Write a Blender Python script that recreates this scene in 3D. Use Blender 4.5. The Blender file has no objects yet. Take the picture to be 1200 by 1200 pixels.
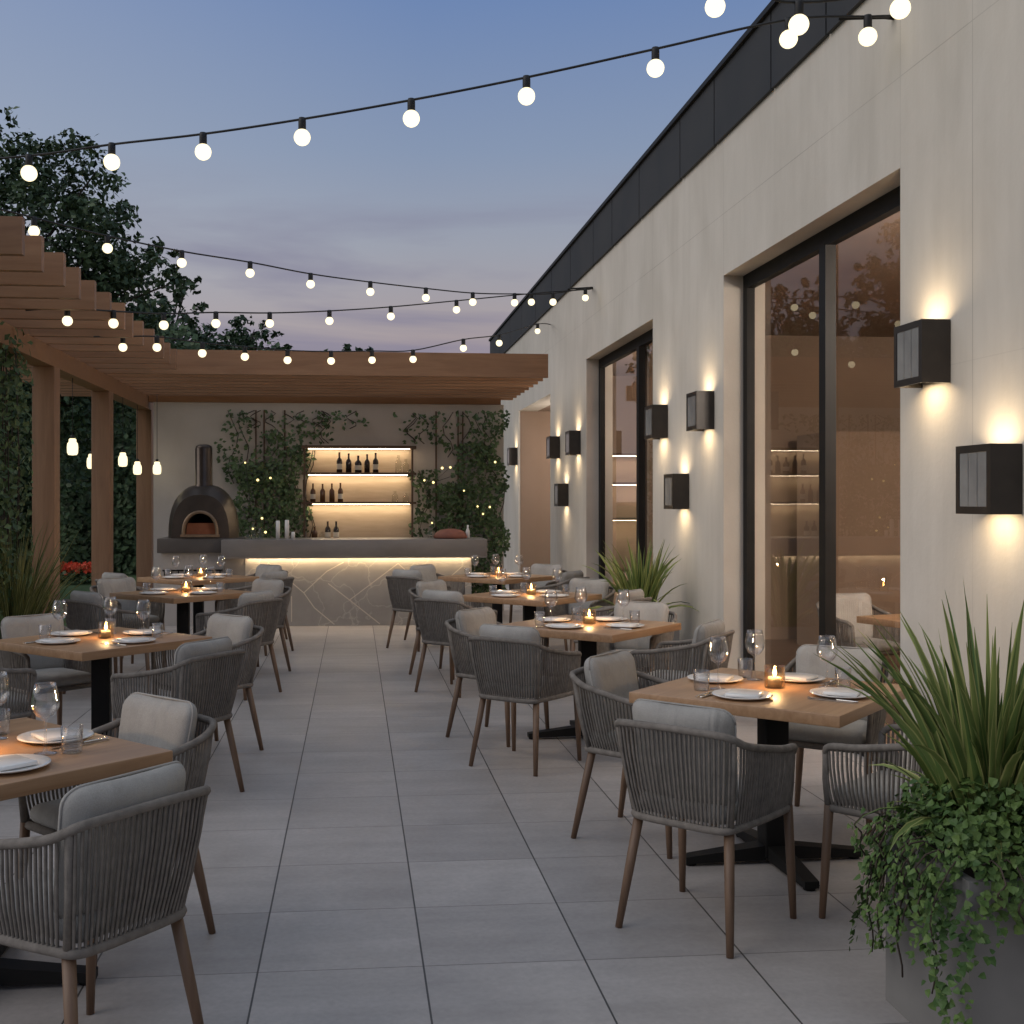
import bpy, math, random
from mathutils import Vector, Matrix
random.seed(7)
R = math.radians
PI = math.pi
scene = bpy.context.scene
COL = scene.collection

def srgb(r, g, b):
    def f(c):
        c /= 255.0
        return c / 12.92 if c <= 0.04045 else ((c + 0.055) / 1.055) ** 2.4
    return (f(r), f(g), f(b), 1.0)

# ------------------------------------------------------------------ materials
class NT:
    def __init__(self, mat):
        self.t = mat.node_tree
        self.n = self.t.nodes
        self.l = self.t.links
    def new(self, typ, **kw):
        n = self.n.new(typ)
        for k, v in kw.items():
            setattr(n, k, v)
        return n
    def link(self, a, b):
        self.l.new(a, b)
    def math(self, op, a, b=None, c=None, clamp=False):
        n = self.new('ShaderNodeMath', operation=op, use_clamp=clamp)
        for i, v in enumerate((a, b, c)):
            if v is None:
                continue
            if isinstance(v, (int, float)):
                n.inputs[i].default_value = v
            else:
                self.link(v, n.inputs[i])
        return n.outputs[0]
    def mix(self, fac, a, b, blend='MIX'):
        n = self.new('ShaderNodeMix', data_type='RGBA', blend_type=blend)
        for sock, v in ((n.inputs[0], fac), (n.inputs[6], a), (n.inputs[7], b)):
            if isinstance(v, (int, float)):
                sock.default_value = v
            elif isinstance(v, tuple):
                sock.default_value = v
            else:
                self.link(v, sock)
        return n.outputs[2]
    def coord(self, scale=(1, 1, 1), which='Object', loc=(0, 0, 0), rot=(0, 0, 0)):
        tc = self.new('ShaderNodeTexCoord')
        mp = self.new('ShaderNodeMapping')
        mp.inputs['Scale'].default_value = scale
        mp.inputs['Location'].default_value = loc
        mp.inputs['Rotation'].default_value = rot
        self.link(tc.outputs[which], mp.inputs[0])
        return mp.outputs[0]
    def noise(self, vec, scale=5, detail=4, rough=0.55, dist=0.0):
        n = self.new('ShaderNodeTexNoise')
        n.inputs['Scale'].default_value = scale
        n.inputs['Detail'].default_value = detail
        n.inputs['Roughness'].default_value = rough
        n.inputs['Distortion'].default_value = dist
        self.link(vec, n.inputs['Vector'])
        return n.outputs['Fac']
    def ramp(self, fac, stops):
        n = self.new('ShaderNodeValToRGB')
        e = n.color_ramp.elements
        while len(e) < len(stops):
            e.new(0.5)
        for el, (p, c) in zip(e, stops):
            el.position = p
            el.color = c if len(c) == 4 else (*c, 1)
        self.link(fac, n.inputs[0])
        return n.outputs[0]
    def bump(self, h, strength=0.3, dist=0.01):
        n = self.new('ShaderNodeBump')
        n.inputs['Strength'].default_value = strength
        n.inputs['Distance'].default_value = dist
        self.link(h, n.inputs['Height'])
        return n.outputs[0]

def base_mat(name, col=(0.5, 0.5, 0.5, 1), rough=0.6, metal=0.0, spec=0.5):
    m = bpy.data.materials.new(name)
    m.use_nodes = True
    b = m.node_tree.nodes['Principled BSDF']
    b.inputs['Base Color'].default_value = col
    b.inputs['Roughness'].default_value = rough
    b.inputs['Metallic'].default_value = metal
    b.inputs['Specular IOR Level'].default_value = spec
    return m, NT(m), b

def varied(name, c1, c2, scale=6, rough=0.6, stretch=(1, 1, 1), bump=0.0, bscale=60, bdist=0.002, metal=0.0, rand=0.0, spec=0.5, which='Object', detail=4):
    m, t, b = base_mat(name, rough=rough, metal=metal, spec=spec)
    v = t.coord(stretch, which)
    f = t.noise(v, scale, detail)
    f = t.math('MULTIPLY_ADD', f, 2.2, -0.6, clamp=True)
    col = t.mix(f, c1, c2)
    if rand:
        oi = t.new('ShaderNodeObjectInfo')
        k = t.math('MULTIPLY_ADD', oi.outputs['Random'], rand, 1 - rand / 2)
        hsv = t.new('ShaderNodeHueSaturation')
        t.link(col, hsv.inputs['Color']); t.link(k, hsv.inputs['Value'])
        col = hsv.outputs[0]
    t.link(col, b.inputs['Base Color'])
    if bump:
        h = t.noise(v, bscale, 3)
        t.link(t.bump(h, bump, bdist), b.inputs['Normal'])
    return m

def wood(name, c1, c2, axis=0, rough=0.5, grain=28, rand=0.15):
    m, t, b = base_mat(name, rough=rough)
    s = [grain, grain, grain]; s[axis] = 1.6
    oi = t.new('ShaderNodeObjectInfo')
    tc = t.new('ShaderNodeTexCoord')
    off = t.new('ShaderNodeVectorMath', operation='ADD')
    t.link(tc.outputs['Object'], off.inputs[0])
    cmb = t.new('ShaderNodeCombineXYZ')
    r3 = t.math('MULTIPLY', oi.outputs['Random'], 9.0)
    for i in range(3):
        t.link(r3, cmb.inputs[i])
    t.link(cmb.outputs[0], off.inputs[1])
    mp = t.new('ShaderNodeMapping'); mp.inputs['Scale'].default_value = s
    t.link(off.outputs[0], mp.inputs[0])
    f = t.noise(mp.outputs[0], 1.0, 6, 0.6, 0.6)
    f2 = t.noise(mp.outputs[0], 0.22, 2)
    g = t.math('MULTIPLY_ADD', f, 2.4, -0.75, clamp=True)
    col = t.mix(g, c1, c2)
    col = t.mix(t.math('MULTIPLY', f2, 0.35), col, (c1[0] * 0.55, c1[1] * 0.5, c1[2] * 0.5, 1))
    k = t.math('MULTIPLY_ADD', oi.outputs['Random'], rand, 1 - rand / 2)
    hsv = t.new('ShaderNodeHueSaturation')
    t.link(col, hsv.inputs['Color']); t.link(k, hsv.inputs['Value'])
    t.link(hsv.outputs[0], b.inputs['Base Color'])
    t.link(t.math('MULTIPLY_ADD', f, 0.25, rough - 0.12), b.inputs['Roughness'])
    t.link(t.bump(f, 0.15, 0.002), b.inputs['Normal'])
    return m

def emission(name, col, strength):
    m = bpy.data.materials.new(name)
    m.use_nodes = True
    t = NT(m)
    t.n.remove(t.n['Principled BSDF'])
    e = t.new('ShaderNodeEmission')
    e.inputs[0].default_value = (*col, 1)
    e.inputs[1].default_value = strength
    t.link(e.outputs[0], t.n['Material Output'].inputs[0])
    return m

def thin_glass(name, tint=(1, 1, 1), boost=0.9, base=0.03, rough=0.0, ior=4.0):
    m = bpy.data.materials.new(name)
    m.use_nodes = True
    t = NT(m)
    t.n.remove(t.n['Principled BSDF'])
    tr = t.new('ShaderNodeBsdfTransparent'); tr.inputs[0].default_value = (*tint, 1)
    gl = t.new('ShaderNodeBsdfGlossy'); gl.inputs['Roughness'].default_value = rough
    fr = t.new('ShaderNodeLayerWeight'); fr.inputs['Blend'].default_value = 0.5
    f = t.math('POWER', fr.outputs['Facing'], ior)
    f = t.math('MULTIPLY_ADD', f, boost, base, clamp=True)
    mx = t.new('ShaderNodeMixShader')
    t.link(f, mx.inputs[0]); t.link(tr.outputs[0], mx.inputs[1]); t.link(gl.outputs[0], mx.inputs[2])
    t.link(mx.outputs[0], t.n['Material Output'].inputs[0])
    return m

def leafmat(name, c1, c2, rough=0.5, scale=0.9):
    m, t, b = base_mat(name, rough=rough, spec=0.3)
    geo = t.new('ShaderNodeNewGeometry')
    f = t.noise(t.coord((1, 1, 1)), scale, 2)
    f = t.math('MULTIPLY_ADD', f, 1.4, -0.35)
    f = t.math('ADD', f, t.math('MULTIPLY_ADD', geo.outputs['Random Per Island'], 0.7, -0.25), clamp=True)
    t.link(t.mix(f, c1, c2), b.inputs['Base Color'])
    return m

M = {}
def stone_floor():
    m, t, b = base_mat('terrace_stone', rough=0.55)
    tc = t.new('ShaderNodeTexCoord')
    sp = t.new('ShaderNodeSeparateXYZ'); t.link(tc.outputs['Object'], sp.inputs[0])
    u = t.math('DIVIDE', t.math('ADD', sp.outputs[0], 0.336 + 0.581 * 40), 0.581)
    v = t.math('DIVIDE', t.math('ADD', sp.outputs[1], -4.081 + 0.5905 * 40), 0.5905)
    fu = t.math('FRACT', u); fv = t.math('FRACT', v)
    du = t.math('MULTIPLY', t.math('ABSOLUTE', t.math('SUBTRACT', fu, t.math('ROUND', fu))), 0.581)
    dv = t.math('MULTIPLY', t.math('ABSOLUTE', t.math('SUBTRACT', fv, t.math('ROUND', fv))), 0.5905)
    lu = t.math('LESS_THAN', du, 0.0034)
    lv = t.math('LESS_THAN', dv, 0.0026)
    cell = t.new('ShaderNodeCombineXYZ')
    t.link(t.math('FLOOR', u), cell.inputs[0]); t.link(t.math('FLOOR', v), cell.inputs[1])
    wn = t.new('ShaderNodeTexWhiteNoise', noise_dimensions='3D'); t.link(cell.outputs[0], wn.inputs[0])
    off = t.new('ShaderNodeVectorMath', operation='MULTIPLY_ADD')
    t.link(wn.outputs['Color'], off.inputs[0]); off.inputs[1].default_value = (5, 5, 5)
    t.link(tc.outputs['Object'], off.inputs[2])
    n1 = t.noise(off.outputs[0], 2.2, 6, 0.62, 0.4)
    n2 = t.noise(off.outputs[0], 45, 3)
    mp = t.new('ShaderNodeMapping'); mp.inputs['Scale'].default_value = (0.5, 5, 1)
    t.link(off.outputs[0], mp.inputs[0])
    n3 = t.noise(mp.outputs[0], 1.6, 4)
    f = t.math('ADD', t.math('MULTIPLY_ADD', n1, 1.1, -0.3), t.math('MULTIPLY_ADD', n3, 0.7, -0.35), clamp=True)
    col = t.mix(f, (0.315, 0.295, 0.285, 1), (0.51, 0.48, 0.465, 1))
    col = t.mix(0.16, col, n2, 'OVERLAY')
    k = t.math('MULTIPLY_ADD', wn.outputs['Value'], 0.17, 0.92)
    hsv = t.new('ShaderNodeHueSaturation'); t.link(col, hsv.inputs['Color']); t.link(k, hsv.inputs['Value'])
    n4 = t.noise(tc.outputs['Object'], 0.75, 6, 0.65, 0.6)
    n5 = t.noise(tc.outputs['Object'], 6.0, 5, 0.7, 1.0)
    st = t.math('MULTIPLY', t.math('MULTIPLY_ADD', n4, 3.4, -1.55, clamp=True), 0.26)
    dr = t.math('MULTIPLY', t.math('MULTIPLY_ADD', n5, 6.0, -3.9, clamp=True), 0.32)
    worn = t.mix(st, hsv.outputs[0], (0.20, 0.18, 0.165, 1))
    worn = t.mix(dr, worn, (0.16, 0.145, 0.13, 1))
    col = t.mix(t.math('MULTIPLY', lv, 0.62), worn, (0.06, 0.055, 0.05, 1))
    col = t.mix(t.math('MULTIPLY', lu, 0.88), col, (0.02, 0.018, 0.017, 1))
    t.link(col, b.inputs['Base Color'])
    t.link(t.math('MULTIPLY_ADD', n1, 0.3, 0.36), b.inputs['Roughness'])
    groove = t.math('SUBTRACT', 1.0, t.math('MAXIMUM', lu, lv))
    h = t.math('ADD', groove, t.math('MULTIPLY', n2, 0.06))
    t.link(t.bump(h, 0.5, 0.003), b.inputs['Normal'])
    return m
M['stone'] = stone_floor()

def plaster(name, c1, c2, seams=True):
    m, t, b = base_mat(name, rough=0.85, spec=0.2)
    tc = t.new('ShaderNodeTexCoord')
    sp = t.new('ShaderNodeSeparateXYZ'); t.link(tc.outputs['Object'], sp.inputs[0])
    n1 = t.noise(t.coord((1, 1.2, 0.55)), 1.3, 7, 0.62, 0.3)
    n2 = t.noise(t.coord((1, 5, 0.35)), 2.0, 5, 0.6)
    n3 = t.noise(t.coord(), 38, 4)
    f = t.math('ADD', t.math('MULTIPLY_ADD', n1, 1.5, -0.55), t.math('MULTIPLY_ADD', n2, 0.45, -0.2), clamp=True)
    col = t.mix(f, c1, c2)
    h = n3
    if seams:
        y = sp.outputs[1]; z = sp.outputs[2]
        line = None
        for y0 in (5.53, 6.302, 9.457, 11.77, 15.23, 4.0, 2.4):
            d = t.math('LESS_THAN', t.math('ABSOLUTE', t.math('SUBTRACT', y, y0)), 0.0035)
            line = d if line is None else t.math('MAXIMUM', line, d)
        for z0 in (4.07, 2.36):
            d = t.math('LESS_THAN', t.math('ABSOLUTE', t.math('SUBTRACT', z, z0)), 0.003)
            if z0 == 2.36:
                d = t.math('MULTIPLY', d, 0.25)
            line = t.math('MAXIMUM', line, d)
        brk = t.math('MULTIPLY_ADD', t.noise(t.coord(), 1.2, 2), 1.6, -0.3, clamp=True)
        line = t.math('MULTIPLY', line, brk)
        col = t.mix(t.math('MULTIPLY', line, 0.45), col, (0.12, 0.10, 0.085, 1))
        h = t.math('ADD', n3, t.math('MULTIPLY', line, -2.0))
    t.link(col, b.inputs['Base Color'])
    t.link(t.bump(t.math('ADD', h, t.math('MULTIPLY', n1, 2.0)), 0.25, 0.004), b.inputs['Normal'])
    return m
M['wall'] = plaster('limestone_render', (0.58, 0.54, 0.475, 1), (0.77, 0.725, 0.655, 1))
M['backwall'] = plaster('backdrop_render', (0.50, 0.46, 0.42, 1), (0.64, 0.595, 0.55, 1), seams=False)
M['jamb'] = plaster('jamb_render', (0.42, 0.365, 0.32, 1), (0.5, 0.44, 0.385, 1), seams=False)
M['parapet'] = varied('dark_zinc', (0.035, 0.038, 0.043, 1), (0.052, 0.052, 0.053, 1), 1.2, 0.7, spec=0.25)
M['black'] = varied('black_metal', (0.008, 0.008, 0.008, 1), (0.014, 0.0135, 0.013, 1), 4, 0.55, spec=0.2)
M['sconce'] = varied('bronze_black_metal', (0.018, 0.014, 0.012, 1), (0.034, 0.027, 0.022, 1), 8, 0.42)
M['ribbed'] = varied('ribbed_glass_grey', (0.20, 0.20, 0.20, 1), (0.30, 0.30, 0.29, 1), 5, 0.25)
M['pergola'] = wood('cedar', (0.27, 0.136, 0.065, 1), (0.375, 0.205, 0.105, 1), 0, 0.55, 18, 0.2)
M['post'] = wood('cedar_post', (0.25, 0.138, 0.076, 1), (0.35, 0.205, 0.118, 1), 2, 0.55, 18, 0.12)
M['table'] = wood('oak_top', (0.34, 0.195, 0.10, 1), (0.50, 0.31, 0.175, 1), 0, 0.42, 30, 0.15)
M['leg'] = wood('oak_leg', (0.145, 0.086, 0.052, 1), (0.225, 0.14, 0.087, 1), 2, 0.5, 40, 0.15)
M['rope'] = varied('grey_rope', (0.15, 0.135, 0.12, 1), (0.245, 0.22, 0.196, 1), 30, 0.9, bump=0.6, bscale=260, bdist=0.002, rand=0.12, spec=0.1)
def cloth():
    m, t, b = base_mat('woven_cushion', rough=0.95, spec=0.1)
    oi = t.new('ShaderNodeObjectInfo'); tc = t.new('ShaderNodeTexCoord')
    ad = t.new('ShaderNodeVectorMath', operation='MULTIPLY_ADD')
    cb = t.new('ShaderNodeCombineXYZ')
    for q in range(3): t.link(oi.outputs['Random'], cb.inputs[q])
    t.link(cb.outputs[0], ad.inputs[0]); ad.inputs[1].default_value = (7, 7, 7); t.link(tc.outputs['Object'], ad.inputs[2])
    n1 = t.noise(ad.outputs[0], 6, 4); n2 = t.noise(ad.outputs[0], 300, 2)
    mp = t.new('ShaderNodeMapping'); mp.inputs['Scale'].default_value = (9, 3, 2.2); mp.inputs['Rotation'].default_value = (0, 0.5, 0.3)
    t.link(ad.outputs[0], mp.inputs[0])
    n3 = t.noise(mp.outputs[0], 1.0, 3, 0.5, 1.2)
    col = t.mix(t.math('MULTIPLY_ADD', n1, 2.0, -0.5, clamp=True), (0.325, 0.312, 0.292, 1), (0.43, 0.415, 0.39, 1))
    col = t.mix(0.25, col, n2, 'OVERLAY')
    k = t.math('MULTIPLY_ADD', oi.outputs['Random'], 0.22, 0.89)
    hsv = t.new('ShaderNodeHueSaturation'); t.link(col, hsv.inputs['Color']); t.link(k, hsv.inputs['Value'])
    t.link(hsv.outputs[0], b.inputs['Base Color'])
    h = t.math('ADD', t.math('MULTIPLY', n3, 5.0), t.math('MULTIPLY', n2, 0.25))
    t.link(t.bump(h, 0.55, 0.006), b.inputs['Normal'])
    return m
M['cushion'] = cloth()
M['ceramic'] = varied('white_ceramic', (0.72, 0.70, 0.68, 1), (0.80, 0.79, 0.77, 1), 4, 0.18)
M['steel'] = varied('cutlery_steel', (0.55, 0.53, 0.5, 1), (0.7, 0.68, 0.65, 1), 6, 0.22, metal=1.0)
M['glass'] = thin_glass('drinking_glass', (0.97, 0.97, 0.97), 0.9, 0.07, 0.03, 2.2)
M['holder'] = thin_glass('amber_candle_glass', (1.0, 0.90, 0.74), 0.6, 0.05, 0.03, 2.6)
M['pane'] = thin_glass('window_glass', (0.95, 0.935, 0.915), 0.8, 0.05, 0.0, 4.4)
M['wax'] = base_mat('candle_wax', (0.88, 0.82, 0.70, 1), 0.5)[0]
M['flame'] = emission('candle_flame', (1.0, 0.62, 0.22), 30.0)
M['bulb'] = emission('festoon_bulb', (1.0, 0.86, 0.55), 1.6)
M['fairy'] = emission('fairy_bulb', (1.0, 0.78, 0.3), 2.4)
M['lantern'] = emission('lantern_glow', (1.0, 0.86, 0.53), 1.5)
M['led'] = emission('led_strip', (1.0, 0.72, 0.42), 36.0)
M['shelfled'] = emission('shelf_led', (1.0, 0.78, 0.52), 18.0)
M['lens'] = emission('sconce_lens', (1.0, 0.78, 0.48), 3.0)
M['added_glow'] = emission('added_room_glow', (1.0, 0.88, 0.76), 190.0)  # emission of the added lamps in the rooms and passage
M['counter'] = varied('grey_quartzite', (0.17, 0.155, 0.142, 1), (0.26, 0.24, 0.222, 1), 2.2, 0.35, stretch=(0.6, 1, 2), detail=7)
M['ledge'] = varied('charcoal_stone', (0.075, 0.066, 0.06, 1), (0.12, 0.106, 0.096, 1), 3, 0.5, detail=6)
def veined():
    m, t, b = base_mat('veined_stone_panel', rough=0.38)
    v = t.coord((1, 1, 1))
    n = t.noise(v, 1.5, 7)
    col = t.mix(t.math('MULTIPLY_ADD', n, 2.0, -0.5, clamp=True), (0.25, 0.235, 0.215, 1), (0.43, 0.405, 0.37, 1))
    wv = t.new('ShaderNodeTexNoise'); wv.inputs['Scale'].default_value = 1.7; wv.inputs['Detail'].default_value = 5
    t.link(v, wv.inputs['Vector'])
    add = t.new('ShaderNodeVectorMath', operation='MULTIPLY_ADD')
    t.link(wv.outputs['Color'], add.inputs[0]); add.inputs[1].default_value = (0.9, 0.9, 0.9); t.link(v, add.inputs[2])
    vo = t.new('ShaderNodeTexVoronoi', feature='DISTANCE_TO_EDGE'); vo.inputs['Scale'].default_value = 1.9
    t.link(add.outputs[0], vo.inputs['Vector'])
    ln = t.math('SUBTRACT', 1.0, t.math('MULTIPLY', vo.outputs['Distance'], 42.0), clamp=True)
    ln = t.math('MULTIPLY', ln, t.math('MULTIPLY_ADD', n, 1.6, -0.35, clamp=True))
    t.link(t.mix(ln, col, (0.66, 0.61, 0.53, 1)), b.inputs['Base Color'])
    return m
M['barfront'] = veined()
M['inlay'] = base_mat('pale_inlay', (0.62, 0.56, 0.47, 1), 0.35)[0]
M['shelf'] = wood('walnut_shelf', (0.085, 0.046, 0.024, 1), (0.14, 0.078, 0.042, 1), 0, 0.5, 30)
M['shelfback'] = wood('oak_back', (0.46, 0.36, 0.25, 1), (0.62, 0.50, 0.37, 1), 0, 0.5, 10, 0.05)
M['bottle'] = base_mat('dark_bottle', (0.022, 0.012, 0.008, 1), 0.12)[0]
M['amber'] = base_mat('amber_bottle', (0.09, 0.038, 0.016, 1), 0.15)[0]
M['label'] = base_mat('paper_label', (0.62, 0.56, 0.46, 1), 0.8)[0]
M['clearglass'] = thin_glass('clear_bar_glass', (0.93, 0.93, 0.9), 0.8, 0.06, 0.05, 2.5)
M['oven'] = varied('oven_black_steel', (0.05, 0.042, 0.037, 1), (0.085, 0.07, 0.06, 1), 5, 0.36, metal=0.45)
M['ovenpipe'] = varied('oven_flue_bronze', (0.06, 0.048, 0.04, 1), (0.10, 0.08, 0.068, 1), 5, 0.3, metal=0.8)
M['oventrim'] = varied('oven_mouth_brass', (0.20, 0.14, 0.09, 1), (0.30, 0.21, 0.14, 1), 8, 0.4, metal=0.5)
M['firebrick'] = varied('terracotta_brick', (0.34, 0.12, 0.06, 1), (0.46, 0.18, 0.09, 1), 9, 0.85)
M['soot'] = base_mat('soot', (0.012, 0.01, 0.009, 1), 0.9)[0]
M['loaf'] = varied('red_clay', (0.16, 0.055, 0.036, 1), (0.26, 0.095, 0.06, 1), 12, 0.7)
M['planter'] = varied('grey_planter', (0.17, 0.165, 0.16, 1), (0.23, 0.225, 0.215, 1), 3, 0.6)
M['soil'] = varied('soil', (0.012, 0.009, 0.007, 1), (0.03, 0.022, 0.016, 1), 30, 1.0)
M['bark'] = varied('bark', (0.03, 0.022, 0.016, 1), (0.07, 0.052, 0.038, 1), 3, 0.95, stretch=(3, 3, 0.6), bump=0.6, bscale=14, bdist=0.03)
M['treeleaf'] = leafmat('tree_leaf', (0.028, 0.055, 0.028, 1), (0.11, 0.165, 0.075, 1))
M['treeleaf2'] = leafmat('dark_tree_leaf', (0.025, 0.05, 0.026, 1), (0.085, 0.13, 0.062, 1))
M['hedgeleaf'] = leafmat('hedge_leaf', (0.022, 0.045, 0.02, 1), (0.09, 0.145, 0.06, 1))
M['ivy'] = leafmat('ivy_leaf', (0.035, 0.065, 0.025, 1), (0.10, 0.16, 0.06, 1), scale=4)
M['trail'] = leafmat('trailing_leaf', (0.035, 0.08, 0.02, 1), (0.13, 0.205, 0.055, 1), scale=5)
M['blade'] = leafmat('blade_leaf', (0.06, 0.115, 0.028, 1), (0.25, 0.30, 0.09, 1), scale=3)
M['darkblade'] = leafmat('dark_blade_leaf', (0.045, 0.07, 0.018, 1), (0.17, 0.17, 0.055, 1), scale=3)
M['bladeedge'] = leafmat('blade_margin', (0.16, 0.20, 0.05, 1), (0.50, 0.48, 0.20, 1), scale=3)
M['flower'] = leafmat('red_flower', (0.70, 0.06, 0.025, 1), (0.90, 0.16, 0.07, 1), scale=6)
M['lawn'] = varied('lawn_grass', (0.035, 0.07, 0.022, 1), (0.075, 0.135, 0.042, 1), 0.8, 0.95, bump=0.8, bscale=18, bdist=0.05, detail=8)
M['roomwall'] = varied('room_brown_plaster', (0.30, 0.215, 0.155, 1), (0.36, 0.262, 0.19, 1), 1.2, 0.8)
M['roomfloor'] = varied('room_floor_oak', (0.16, 0.10, 0.065, 1), (0.22, 0.14, 0.09, 1), 2, 0.4, stretch=(0.4, 6, 1))
M['niche'] = plaster('passage_brown_plaster', (0.27, 0.195, 0.145, 1), (0.32, 0.235, 0.18, 1), seams=False)
M['roof'] = varied('roof_membrane', (0.06, 0.06, 0.06, 1), (0.1, 0.1, 0.1, 1), 2, 0.9)
M['wire'] = base_mat('black_cable', (0.012, 0.012, 0.013, 1), 0.6)[0]

# ------------------------------------------------------------------ mesh builder
class MB:
    def __init__(self):
        self.v = []; self.f = []; self.mi = []; self.sm = []
    def add(self, vs, fs, smooth=False, mi=0):
        o = len(self.v)
        self.v.extend([tuple(p) for p in vs])
        for f in fs:
            self.f.append(tuple(i + o for i in f)); self.mi.append(mi); self.sm.append(smooth)
        return self
    def box(self, x0, x1, y0, y1, z0, z1, mi=0, bev=0.0):
        if bev > 0:
            return self.rbox(((x0 + x1) / 2, (y0 + y1) / 2, (z0 + z1) / 2), ((x1 - x0) / 2, (y1 - y0) / 2, (z1 - z0) / 2), bev, mi=mi)
        v = [(x0, y0, z0), (x1, y0, z0), (x1, y1, z0), (x0, y1, z0), (x0, y0, z1), (x1, y0, z1), (x1, y1, z1), (x0, y1, z1)]
        f = [(0, 3, 2, 1), (4, 5, 6, 7), (0, 1, 5, 4), (1, 2, 6, 5), (2, 3, 7, 6), (3, 0, 4, 7)]
        return self.add(v, f, False, mi)
    def rbox(self, c, h, r, n=1, mi=0, puff=None, mat=None):
        # rounded box: cube grid with corner strips
        def axis(hh):
            return [-hh] + ([-hh + r * (1 - math.cos(k * PI / 2 / (n + 1))) for k in range(1, n + 1)]) + [-hh + r, hh - r] + ([hh - r * (1 - math.cos(k * PI / 2 / (n + 1))) for k in range(n, 0, -1)]) + [hh]
        ax = [sorted(set(round(a, 6) for a in axis(hh))) for hh in h]
        if puff:
            for i in range(3):
                a = ax[i]
                lo, hi = -h[i] + r, h[i] - r
                ax[i] = sorted(set([round(q, 6) for q in a] + [round(lo + (hi - lo) * k / 7, 6) for k in range(1, 7)]))
        idx = {}; vs = []; fs = []
        def vert(p):
            key = tuple(round(q, 6) for q in p)
            if key in idx:
                return idx[key]
            inner = [max(-h[i] + r, min(h[i] - r, p[i])) for i in range(3)]
            d = Vector([p[i] - inner[i] for i in range(3)])
            if d.length > 1e-9:
                # project the cube surface point on the rounded surface
                d = d.normalized() * r
            q = Vector(inner) + d
            if puff:
                ww = 1.0
                for i in range(3):
                    if i != puff[0]:
                        ww *= max(0.0, 1 - (q[i] / h[i]) ** 2) ** 0.5
                q[puff[0]] *= 1 - puff[1] + puff[1] * ww
            if mat:
                q = mat(q)
            vs.append((q[0] + c[0], q[1] + c[1], q[2] + c[2]))
            idx[key] = len(vs) - 1
            return idx[key]
        for i in range(3):
            j, k = (i + 1) % 3, (i + 2) % 3
            for s in (-1, 1):
                for a in range(len(ax[j]) - 1):
                    for bq in range(len(ax[k]) - 1):
                        quad = []
                        for (p, q) in ((a, bq), (a + 1, bq), (a + 1, bq + 1), (a, bq + 1)):
                            pt = [0, 0, 0]; pt[i] = s * h[i]; pt[j] = ax[j][p]; pt[k] = ax[k][q]
                            quad.append(vert(pt))
                        if s < 0:
                            quad.reverse()
                        if len(set(quad)) == 4:
                            fs.append(tuple(quad))
        return self.add(vs, fs, True, mi)
    def tube(self, pts, rads, n=8, mi=0, caps=True, smooth=True):
        pts = [Vector(p) for p in pts]
        if isinstance(rads, (int, float)):
            rads = [rads] * len(pts)
        vs = []; fs = []
        t0 = (pts[1] - pts[0]).normalized()
        up = Vector((0, 0, 1)) if abs(t0.z) < 0.9 else Vector((1, 0, 0))
        side = t0.cross(up).normalized()
        for i, p in enumerate(pts):
            tg = (pts[min(i + 1, len(pts) - 1)] - pts[max(i - 1, 0)]).normalized()
            side = (side - tg * side.dot(tg)).normalized()
            w = tg.cross(side)
            for k in range(n):
                a = 2 * PI * k / n
                vs.append(p + (side * math.cos(a) + w * math.sin(a)) * rads[i])
        for i in range(len(pts) - 1):
            for k in range(n):
                k2 = (k + 1) % n
                fs.append((i * n + k, i * n + k2, (i + 1) * n + k2, (i + 1) * n + k))
        if caps:
            fs.append(tuple(range(n - 1, -1, -1)))
            fs.append(tuple((len(pts) - 1) * n + k for k in range(n)))
        return self.add(vs, fs, smooth, mi)
    def lathe(self, prof, n=20, c=(0, 0, 0), mi=0, smooth=True):
        vs = []; fs = []
        for (r, z) in prof:
            for k in range(n):
                a = 2 * PI * k / n
                vs.append((c[0] + max(r, 1e-4) * math.cos(a), c[1] + max(r, 1e-4) * math.sin(a), c[2] + z))
        for i in range(len(prof) - 1):
            for k in range(n):
                k2 = (k + 1) % n
                fs.append((i * n + k, i * n + k2, (i + 1) * n + k2, (i + 1) * n + k))
        return self.add(vs, fs, smooth, mi)
    def sphere(self, c, r, n=14, m=9, mi=0, sz=1.0):
        prof = [(r * math.sin(PI * i / m), -r * sz * math.cos(PI * i / m)) for i in range(m + 1)]
        return self.lathe(prof, n, c, mi)
    def build(self, name, mats, parent=None, loc=None, rotz=0.0):
        me = bpy.data.meshes.new(name)
        me.from_pydata(self.v, [], self.f)
        if not isinstance(mats, (list, tuple)):
            mats = [mats]
        for mm in mats:
            me.materials.append(mm)
        me.polygons.foreach_set('material_index', self.mi)
        me.polygons.foreach_set('use_smooth', self.sm)
        me.update()
        o = bpy.data.objects.new(name, me)
        COL.objects.link(o)
        if parent:
            o.parent = parent
        if loc is not None:
            o.location = loc
        o.rotation_euler = (0, 0, rotz)
        return o

def tag(o, label=None, cat=None, group=None, kind=None):
    if label: o['label'] = label
    if cat: o['category'] = cat
    if group: o['group'] = group
    if kind: o['kind'] = kind
    return o

def thing(name, label, cat, loc=(0, 0, 0), rotz=0.0, group=None):
    o = bpy.data.objects.new(name, None)
    o.empty_display_size = 0.1
    COL.objects.link(o)
    o.location = loc; o.rotation_euler = (0, 0, rotz)
    return tag(o, label, cat, group)

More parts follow.
